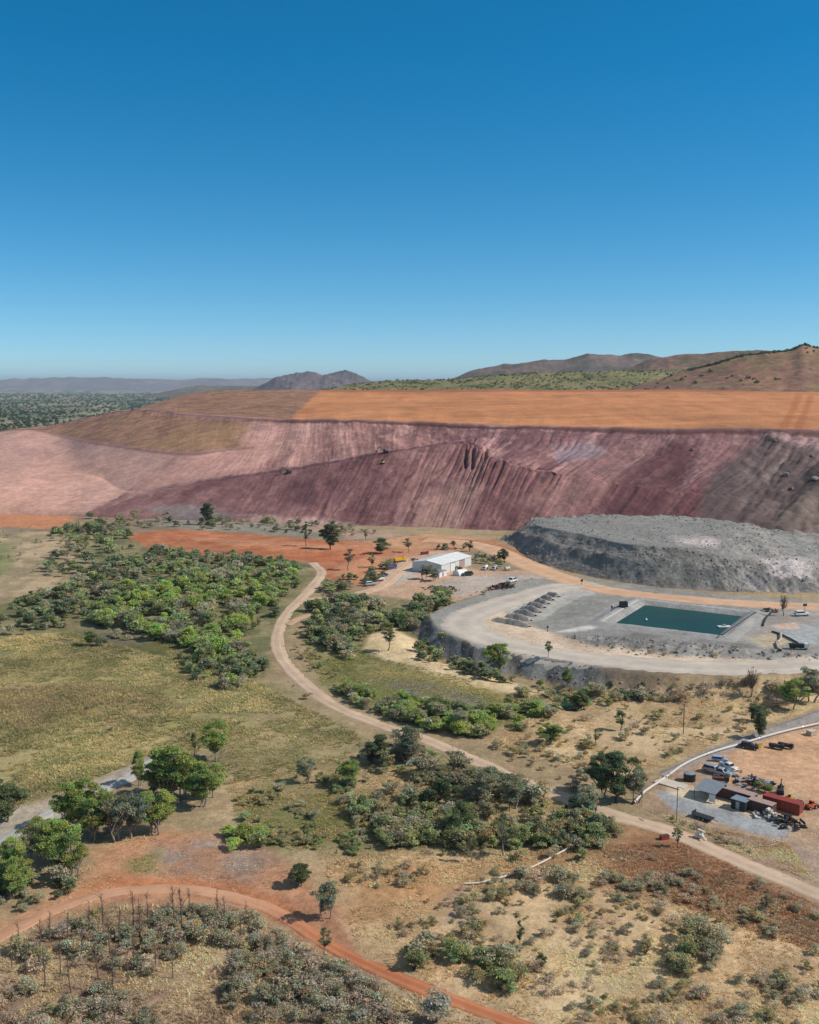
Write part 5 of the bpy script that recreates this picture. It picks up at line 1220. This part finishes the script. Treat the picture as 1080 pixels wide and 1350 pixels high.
r = root('road_sign', (1061, 805), "dark sign right of the bare tree beside the haul road", "sign", .1); m = MB(); m.beam([(0, 0, -.2), (0, 0, 3)], .1); m.build('post', M_DARK, r); m = MB(); m.box(-.9, .9, -.08, -.02, 1.9, 3); m.build('plate', M_BROWN, r)
ute((1057, 812), math.radians(10), "white vehicle parked right of the bare tree near the haul road", M_WHITE, None, False, 1.25)
truck((1053, 856), math.radians(-8), "white and black truck standing among pipes right of the pond", M_WHITE, M_BLACK, False, None, .8)
def pipe(name, px, rad, mt, label, cat, lift=.1, joint=None):
    L = smooth_line([P(u, v) for u, v in px], 3.0); z = hgt(L[:, 0], L[:, 1]) + rad + lift
    L3 = np.column_stack([L, z]); c = L3[0].copy()
    r = root(name, None, label, cat, 0, None, c); v, f = tube(L3 - c, [rad] * len(L3), 8); me = new_mesh(name, v, [f], mt, None, True); link('pipe', me, r)
    if joint:
        m = MB()
        for i in range(joint, len(L3) - 1, joint):
            d = (L3[i + 1] - L3[i]); d /= np.linalg.norm(d); q = L3[i] - c; m.beam([q - d * .18, q + d * .18], rad * 1.3)
        m.build('flange', M_STEEL, r)
    return r
pipe('water_pipe', [(1018, 834), (1030, 838), (1050, 848), (1058, 855)], .35, M_BLACK, "black pipe leading down to the white and black truck", "pipe")
pipe('water_pipe', [(1029, 836), (1029, 845), (1024, 849)], .5, M_WOOD, "short pale pipe lying right of the pond", "pipe")
pipe('water_pipe', [(1023, 848), (1029, 859)], .45, M_WOOD, "second short pale pipe below the first right of the pond", "pipe")
pipe('water_pipe', [(946, 841), (970, 826), (985, 815), (997, 808)], .18, M_BLACK, "dark hose along the pond's right bank", "hose")
pipe('water_pipe', [(1006, 826), (1010, 816), (1018, 808)], .35, M_DARK, "dark pipe beside the grey ramp right of the pond", "pipe")
scrap('scrap_heap', (1015, 806), "dark rubbish heap between the pond corner and bare tree", "scrap heap", [M_DARK, M_RUST], 24, 3.5, 1.2, 4)
# ---- low earth windrows dividing the parking bays
for i, (ua, va, ub, vb) in enumerate([(650, 818, 698, 827), (668, 813, 700, 819), (679, 807, 706, 813), (688, 802, 712, 808), (697, 797, 718, 802), (706, 792.5, 723, 797), (714, 788, 729, 792), (722, 784, 737, 787.5)]):
    pa, pb = on_z(ua, va, PADZ), on_z(ub, vb, PADZ); d = pb - pa; Ln = math.hypot(d[0], d[1]); na = 40
    t = np.linspace(0, 1, na)[:, None]; s_ = np.linspace(-1, 1, 11)[None, :]; nx, ny = -d[1] / Ln, d[0] / Ln
    wd = 1.9 + 0 * t; X = pa[0] + d[0] * t + nx * s_ * wd; Y = pa[1] + d[1] * t + ny * s_ * wd
    Z = PADZ - .25 + 2.3 * (1 - np.abs(s_) ** 1.3) * np.sin(np.pi * (.03 + .94 * t)) ** .35 * (1 + .5 * fbm(X / 1.6, Y / 1.6, 990, 3))
    c = np.tile(lin((168, 158, 146)), (X.size, 1)) * (1 + .3 * fbm(X.ravel() / 1.2, Y.ravel() / 1.2, 991, 3))[:, None]
    me = new_mesh('earth_windrow', np.stack([X, Y, Z], -1).reshape(-1, 3), [grid_faces(na, 11)], M_HEAP, c, True)
    tag(link('earth_windrow', me), "low earth windrow in the row of bays left of the pond", "windrow", "earth windrows dividing the bays left of the pond")

# ---- fenced yard at the right
az = heading((947, 1052), (1010, 1071))
container((946, 1050), az, "brown shipping container with faded pinkish roof next to the sloping shelter", M_BROWN, 9.0, M_PINKR)
container((985, 1067), az, "dark brown shipping container with pale roof left of the red one", M_BROWN, 6.0, M_PINKR)
container((1005, 1062), az + .05, "long red shipping container at the right end of the row", M_RED, 8.8)
r = root('storage_cabin', (978, 1066), "small dark grey cabin between the two brown containers", "cabin", az)
m = MB(); m.box(-2.0, 1.5, -1.5, 1.2, 0, 2.35); m.build('wall', M_DARK, r); m = MB(); m.box(-2.15, 1.65, -1.65, 1.35, 2.36, 2.48, (0, 0, 0, 0)); m.build('roof', M_STEEL, r); m = MB(); m.box(-.8, .1, -1.56, -1.49, .1, 2.0); m.build('door', M_STEEL, r)
r = root('sloping_shelter', (936, 1052), "open grey shelter with a sloping sheet roof at the row's left end", "shelter", az)
m = MB(); m.add([(-3, -2.4, 2.2), (2.6, -2.4, 2.2), (2.6, 3.2, 3.4), (-3, 3.2, 3.4), (-3, -2.4, 2.3), (2.6, -2.4, 2.3), (2.6, 3.2, 3.5), (-3, 3.2, 3.5)], [(3, 2, 1, 0), (4, 5, 6, 7), (0, 1, 5, 4), (1, 2, 6, 5), (2, 3, 7, 6), (3, 0, 4, 7)]); m.build('roof', M_STEEL, r)
for x in (-2.9, 2.5):
    for y, h in ((-2.3, 2.2), (3.1, 3.38)): m = MB(); m.beam([(x, y, -.2), (x, y, h)], .07); m.build('post', M_DARK, r)
m = MB(); m.box(-3, 2.6, 3.12, 3.18, 0, 3.3); m.build('back_wall', M_DARK, r); m = MB(); m.box(1.0, 2.6, -2.46, -2.4, .2, 2.1); m.build('panel', M_WHITE, r)
truck((950, 1031), az + .6, "dark rusty truck cab behind the sloping shelter", M_DARK, M_RUST, False, None, .5)
scrap('scrap_heap', (998, 1034), "long dark heap of scrap metal behind the containers", "scrap heap", [M_DARK, M_SILVER, M_BLACK], 60, 4.2, 1.1, 5, az, 1.7)
ute((941, 1019), az, "silver wrecked car nearest the white pipeline", M_SILVER, None, False, 1.15)
ute((951, 1022), az + .1, "silver wrecked car second from the white pipeline", M_SILVER, None, True, 1.1)
ute((961, 1014), az - .2, "pale wrecked pickup furthest right of the wrecks", M_WHITE, None, True, 1.0)
ute((949, 1004), az + .5, "blue-topped wrecked car close behind the white pipeline", M_SKYB, None, False, .85)
scrap('scrap_heap', (956, 1018), "jumble of silver panels between the wrecked cars", "scrap heap", [M_SILVER, M_STEEL], 30, 3.2, 1.1, 6, .2, 1.5)
ute((988, 987), az + .3, "small white and dark vehicle tucked against the pipeline", M_DARK, None, False, 1.0)
r = root('crate', (1000, 986), "yellow crate leaning against the white pipeline", "crate", .3); m = MB(); m.box(-.8, .8, -.5, .5, .1, 1.4); m.build('body', M_YEL, r, .04); m = MB(); m.box(-.9, .9, -.6, .6, 1.41, 1.5); m.build('lid', M_WOOD, r)
truck((1024, 987), az + .2, "dark flat truck wreck standing alone on the bare yard", M_DARK, M_DARK, False, None, .5)
truck((1036, 986), az + .1, "dark truck wreck just right of the lone flat wreck", M_BLACK, M_DARK, False, None, .5)
r = root('crate', (1070, 969), "pale timber crate by the pipeline at the right border", "crate", .5); m = MB(); m.box(-1.2, 1.2, -.9, .9, .12, 1.3); m.build('body', M_WOOD, r); m = MB(); m.box(-1.3, 1.3, -1, 1, 1.31, 1.42); m.box(-1.2, -1, -.9, .9, 0, .12); m.box(1, 1.2, -.9, .9, 0, .12); m.build('pallet', M_CONC, r)
loader((1041, 1056), az + .3, "small yellow loader behind the red container", k=.55)
excavator(P(1029, 1046), az + 2.0, "dark excavator wreck behind the red container", M_DARK, .55)
loader((1070, 1066), az + 1.2, "small orange machine at the far end of the red container", M_ORANGE, .62)
r = root('tyre', (1055, 1066), "big black tyre leaning behind the red container's end", "tyre", .4)
m = MB(); V9 = []; 
for i in range(24):
    for j in range(10):
        a, b = 2 * math.pi * i / 24, 2 * math.pi * j / 10; V9.append(((.75 + .3 * math.cos(b)) * math.cos(a), .38 * math.sin(b), 1.05 + (.75 + .3 * math.cos(b)) * math.sin(a)))
m.add(V9, [(i * 10 + j, ((i + 1) % 24) * 10 + j, ((i + 1) % 24) * 10 + (j + 1) % 10, i * 10 + (j + 1) % 10) for i in range(24) for j in range(10)]); m.build('casing', M_TYRE, r); m = MB(); m.cyl((0, 0, 1.05), .48, .3); m.build('hub', M_RUST, r)
scrap('scrap_heap', (1036, 1086), "tangle of dark netting and frames in front of the red container", "scrap heap", [M_DARK, M_BLACK], 44, 3.4, 1.1, 7, az, 1.5)
scrap('pallet_stack', (1012, 1078), "loose white pallets stacked before the red container", "pallets", [M_WHITE, M_WOOD], 26, 2.2, 1.5, 8, az, 1.6)
r = root('water_tank', (909, 1029), "round black water tank with pale lid beside the pipeline", "tank"); m = MB(); m.cyl((0, 0, 1.0), 1.5, 2.0, 'z', 20); m.build('drum', M_BLACK, r, .06); m = MB(); m.cyl((0, 0, 2.12), 1.5, .22, 'z', 20, .5); m.build('lid', M_STEEL, r)
r = root('loading_slab', (884, 1034), "white concrete loading slab at the bend of the pipeline", "slab", az); m = MB(); m.box(-3.6, 3.6, -2, 2, -.2, .35); m.build('deck', M_CONC, r, .04); m = MB(); m.box(-3.6, -2.2, 2.05, 2.3, -.2, 1.0); m.build('kerb', M_WHITE, r)
r = root('flatbed_trailer', (927, 1080), "dark low trailer parked on the grey gravel strip", "trailer", az); m = MB(); m.box(-2.4, 2.4, -1, 1, .65, .85); m.box(-2.4, -2.3, -1, 1, .85, 1.5); m.build('deck', M_DARK, r); m = MB(); m.beam([(2.4, 0, .7), (3.8, 0, .5)], .07); m.build('drawbar', M_DARK, r); wheels(r, (-.5, .5), .95, .36, .22)
r = root('light_pole', (892, 1084), "tall thin light pole with a white lamp on the gravel edge", "light pole", az); m = MB(); m.beam([(0, 0, -.3), (0, 0, 8.5)], .09); m.build('pole', M_DARK, r); m = MB(); m.beam([(0, 0, 8.3), (1.3, 0, 8.6)], .06); ar = m.build('arm', M_DARK, r); m = MB(); m.box(.9, 1.7, -.2, .2, 8.5, 8.7); m.build('lamp', M_WHITE, ar)
r = root('power_pole', (901, 968), "slender grey power pole standing on the dry flat", "power pole"); m = MB(); m.beam([(0, 0, -.3), (0, 0, 9)], .12); m.build('pole', M_BARKD, r); m = MB(); m.beam([(-1.1, 0, 8.4), (1.1, 0, 8.4)], .08); m.build('crossarm', M_BARKD, r)
scrap('sheet_pile', (923, 1106), "crumpled white sheet dumped between gravel strip and road", "rubbish", [M_WHITE, M_CONC], 10, 1.3, 1.4, 9)
r = root('red_crate', (876, 1106), "small red crate on the near verge of the road", "crate", .3); m = MB(); m.box(-1.0, 1.0, -.5, .5, 0, .8); m.build('body', M_RED, r, .05); m = MB(); m.box(-1.05, 1.05, -.55, .55, .81, .9); m.build('lid', M_RUST, r)
WP = [(836, 1061), (850, 1046), (868, 1034), (882, 1024), (897, 1013), (923, 1000), (955, 989), (1000, 976), (1017, 971), (1048, 963), (1080, 956), (1140, 944), (1250, 925)]
pipe('pipeline', WP, .32, M_PIPE, "thick white pipeline curving round the upper side of the yard", "pipeline", .25, 6)
pipe('pipeline', [(612, 1167), (630, 1166), (650, 1161.5), (690, 1150), (720, 1136), (742, 1124), (762, 1113)], .2, M_PIPE, "short white pipe lying in the scrub left of the road", "pipeline", .15, 5)
# wire fence round the gravel strip
fp = smooth_line([P(u, v) for u, v in [(846, 1064), (880, 1078), (920, 1094), (960, 1106), (1000, 1118), (1030, 1112), (1046, 1094)]], 4.0)
fr_ = root('wire_fence', None, "thin wire fence along the near edge of the grey gravel strip", "fence", 0, None, (fp[0][0], fp[0][1], HZ(*fp[0])))
fz = hgt(fp[:, 0], fp[:, 1]); o3 = np.array([fp[0][0], fp[0][1], fz[0]])
for i in range(len(fp)):
    m = MB(); b = np.array([fp[i][0], fp[i][1], fz[i]]) - o3; m.beam([b - [0, 0, .3], b + [0, 0, 1.7]], .05); m.build('post', M_STEEL, fr_)
for hh in (.5, 1.0, 1.5): 
    m = MB(); m.beam([np.array([fp[i][0], fp[i][1], fz[i] + hh]) - o3 for i in range(len(fp))], .012); m.build('wire', M_STEEL, fr_)

# ---- machines and boulders on the dump
excavator(on_dump(380, 624), math.radians(200), "small dark excavator lower down the dump's ramp", M_DARK, 1.0)
excavator(on_dump(508, 598), math.radians(170), "dark excavator halfway up the dump's ramp", M_DARK, 1.1)
for u, v, lab in ((504, 611, "dark dozer below the upper excavator on the dump face"),):
    r = root('bulldozer', None, lab, "bulldozer", 1.2, None, on_dump(u, v))
    for sy in (-1.1, 1.1): m = MB(); m.box(-1.8, 1.8, sy - .3, sy + .3, 0, .95, (.3, .3, 0, 0)); m.build('track', M_TYRE, r, .1)
    m = MB(); m.box(-1.6, 2.0, -.8, .8, .7, 1.9, (.2, .1, .05, .05)); m.build('body', M_YEL, r); m = MB(); m.box(-1.4, .2, -.75, .75, 1.9, 3.1, (.1, .2, .1, .1)); m.build('cab', M_DARK, r); m = MB(); m.box(2.2, 2.5, -1.9, 1.9, .1, 1.5); m.build('blade', M_STEEL, r)
def boulder(p, R_, label, mt, seed, group=None):
    rg = np.random.default_rng(seed); ico = bpy.data.meshes.new("boulder"); import bmesh
    bm = bmesh.new(); bmesh.ops.create_icosphere(bm, subdivisions=3, radius=1)
    off = rg.normal(size=3) * 10
    for vt in bm.verts:
        c = vt.co; k = 1 + .9 * float(fbm(np.array([c.x * 1.1 + off[0] + c.z]), np.array([c.y * 1.1 + off[1] - c.z * .7]), seed, 3)[0]); vt.co = c * k
    for dn in rg.normal(size=(5, 3)):
        dn = dn / np.linalg.norm(dn)
        for vt in bm.verts:
            e = vt.co.x * dn[0] + vt.co.y * dn[1] + vt.co.z * dn[2] - .62
            if e > 0: vt.co.x -= e * dn[0]; vt.co.y -= e * dn[1]; vt.co.z -= e * dn[2]
    bm.to_mesh(ico); bm.free(); ico.materials.append(mt)
    o = link("boulder", ico, None, (p[0], p[1], p[2] + R_ * .1), rg.uniform(0, 6)); o.scale = (R_ * 1.25, R_, R_ * .85); return tag(o, label, "boulder", group)
boulder(on_dump(912, 594), 2.0, "pale boulder perched high on the dump's maroon face", M_TREADED, 1)
boulder(on_dump(1020, 582), 2.4, "large boulder below the orange terrace near the right border", M_TREADED, 2)
boulder(on_dump(1036, 626), 2.0, "boulder halfway down the grey right part of the dump", M_ROCK, 3)
boulder(on_dump(1044, 644), 1.5, "smaller boulder below the halfway boulder on the grey dump part", M_ROCK, 4)
boulder(on_dump(1072, 602), 2.2, "dark boulder at the right border high on the dump", M_TREADED, 5)
boulder(on_dump(1076, 632), 2.2, "grey boulder at the right border low on the dump", M_ROCK, 6)
# rubble on stockpile, wall and pond apron: too many to count
rb = np.random.default_rng(31); RV, RF, n0 = [], [], 0
def rubble(pts, sz):
    global n0
    t = (1 + 5 ** .5) / 2
    iv = np.array([(-1, t, 0), (1, t, 0), (-1, -t, 0), (1, -t, 0), (0, -1, t), (0, 1, t), (0, -1, -t), (0, 1, -t), (t, 0, -1), (t, 0, 1), (-t, 0, -1), (-t, 0, 1)]) / 1.9
    fi = np.array([(0, 11, 5), (0, 5, 1), (0, 1, 7), (0, 7, 10), (0, 10, 11), (1, 5, 9), (5, 11, 4), (11, 10, 2), (10, 7, 6), (7, 1, 8), (3, 9, 4), (3, 4, 2), (3, 2, 6), (3, 6, 8), (3, 8, 9), (4, 9, 5), (2, 4, 11), (6, 2, 10), (8, 6, 7), (9, 8, 1)])
    for p, s_ in zip(pts, sz):
        RV.append(iv * s_ * rb.uniform(.5, 1.3, (12, 3)) * rb.uniform(.6, 1.2, 3) + p); RF.append(fi + n0); n0 += 12
i = rb.integers(3, 131, 6000); j = rb.integers(10, 450, 6000); p = Vs[i, j]; u, v = proj(*p.T)
k = (u < 1085) & (fbm(p[:, 0] / 14, p[:, 1] / 14, 995, 3) > .02 - .16 * (u > 900)); p = p[k]; rubble(p, .15 + .75 * rb.random(len(p)) ** 5)
q = inside([(735, 838), (800, 838), (950, 852), (1080, 862), (1080, 872), (1000, 870), (900, 868), (820, 862), (760, 850)], 420, RNG)
rubble(np.column_stack([q, hgt(q[:, 0], q[:, 1])]), .15 + .8 * rb.random(len(q)) ** 3)
q = np.column_stack([rb.uniform(0, 200, 9000), rb.uniform(300, 430, 9000)]); d = sdf(PAD, q[:, 0], q[:, 1]); q = q[(d > .5) & (d < 9)]
rubble(np.column_stack([q, hgt(q[:, 0], q[:, 1])]), .12 + .5 * rb.random(len(q)) ** 4)
me = new_mesh("rubble", np.concatenate(RV), [np.concatenate(RF)], M_ROCK); tag(link("rubble", me), "loose grey rubble on the stockpile, wall and pond apron", "rubble", None, 'stuff')

# ---- the air between here and the far hills
mh = bpy.data.materials.new("haze_air"); mh.use_nodes = True; nt = mh.node_tree; nt.nodes.remove(nt.nodes["Principled BSDF"])
pv = nt.nodes.new("ShaderNodeVolumePrincipled"); pv.inputs['Color'].default_value = (.74, .87, 1.0, 1); pv.inputs['Density'].default_value = 3.6e-5
pv.inputs['Anisotropy'].default_value = .1
nt.links.new(pv.outputs[0], nt.nodes["Material Output"].inputs['Volume'])
m = MB(); m.box(-95000, 95000, -3000, 95000, -60, 460); hz = m.build('haze', mh); tag(hz, "thin blue haze over the plain and far hills", "haze", None, 'stuff')
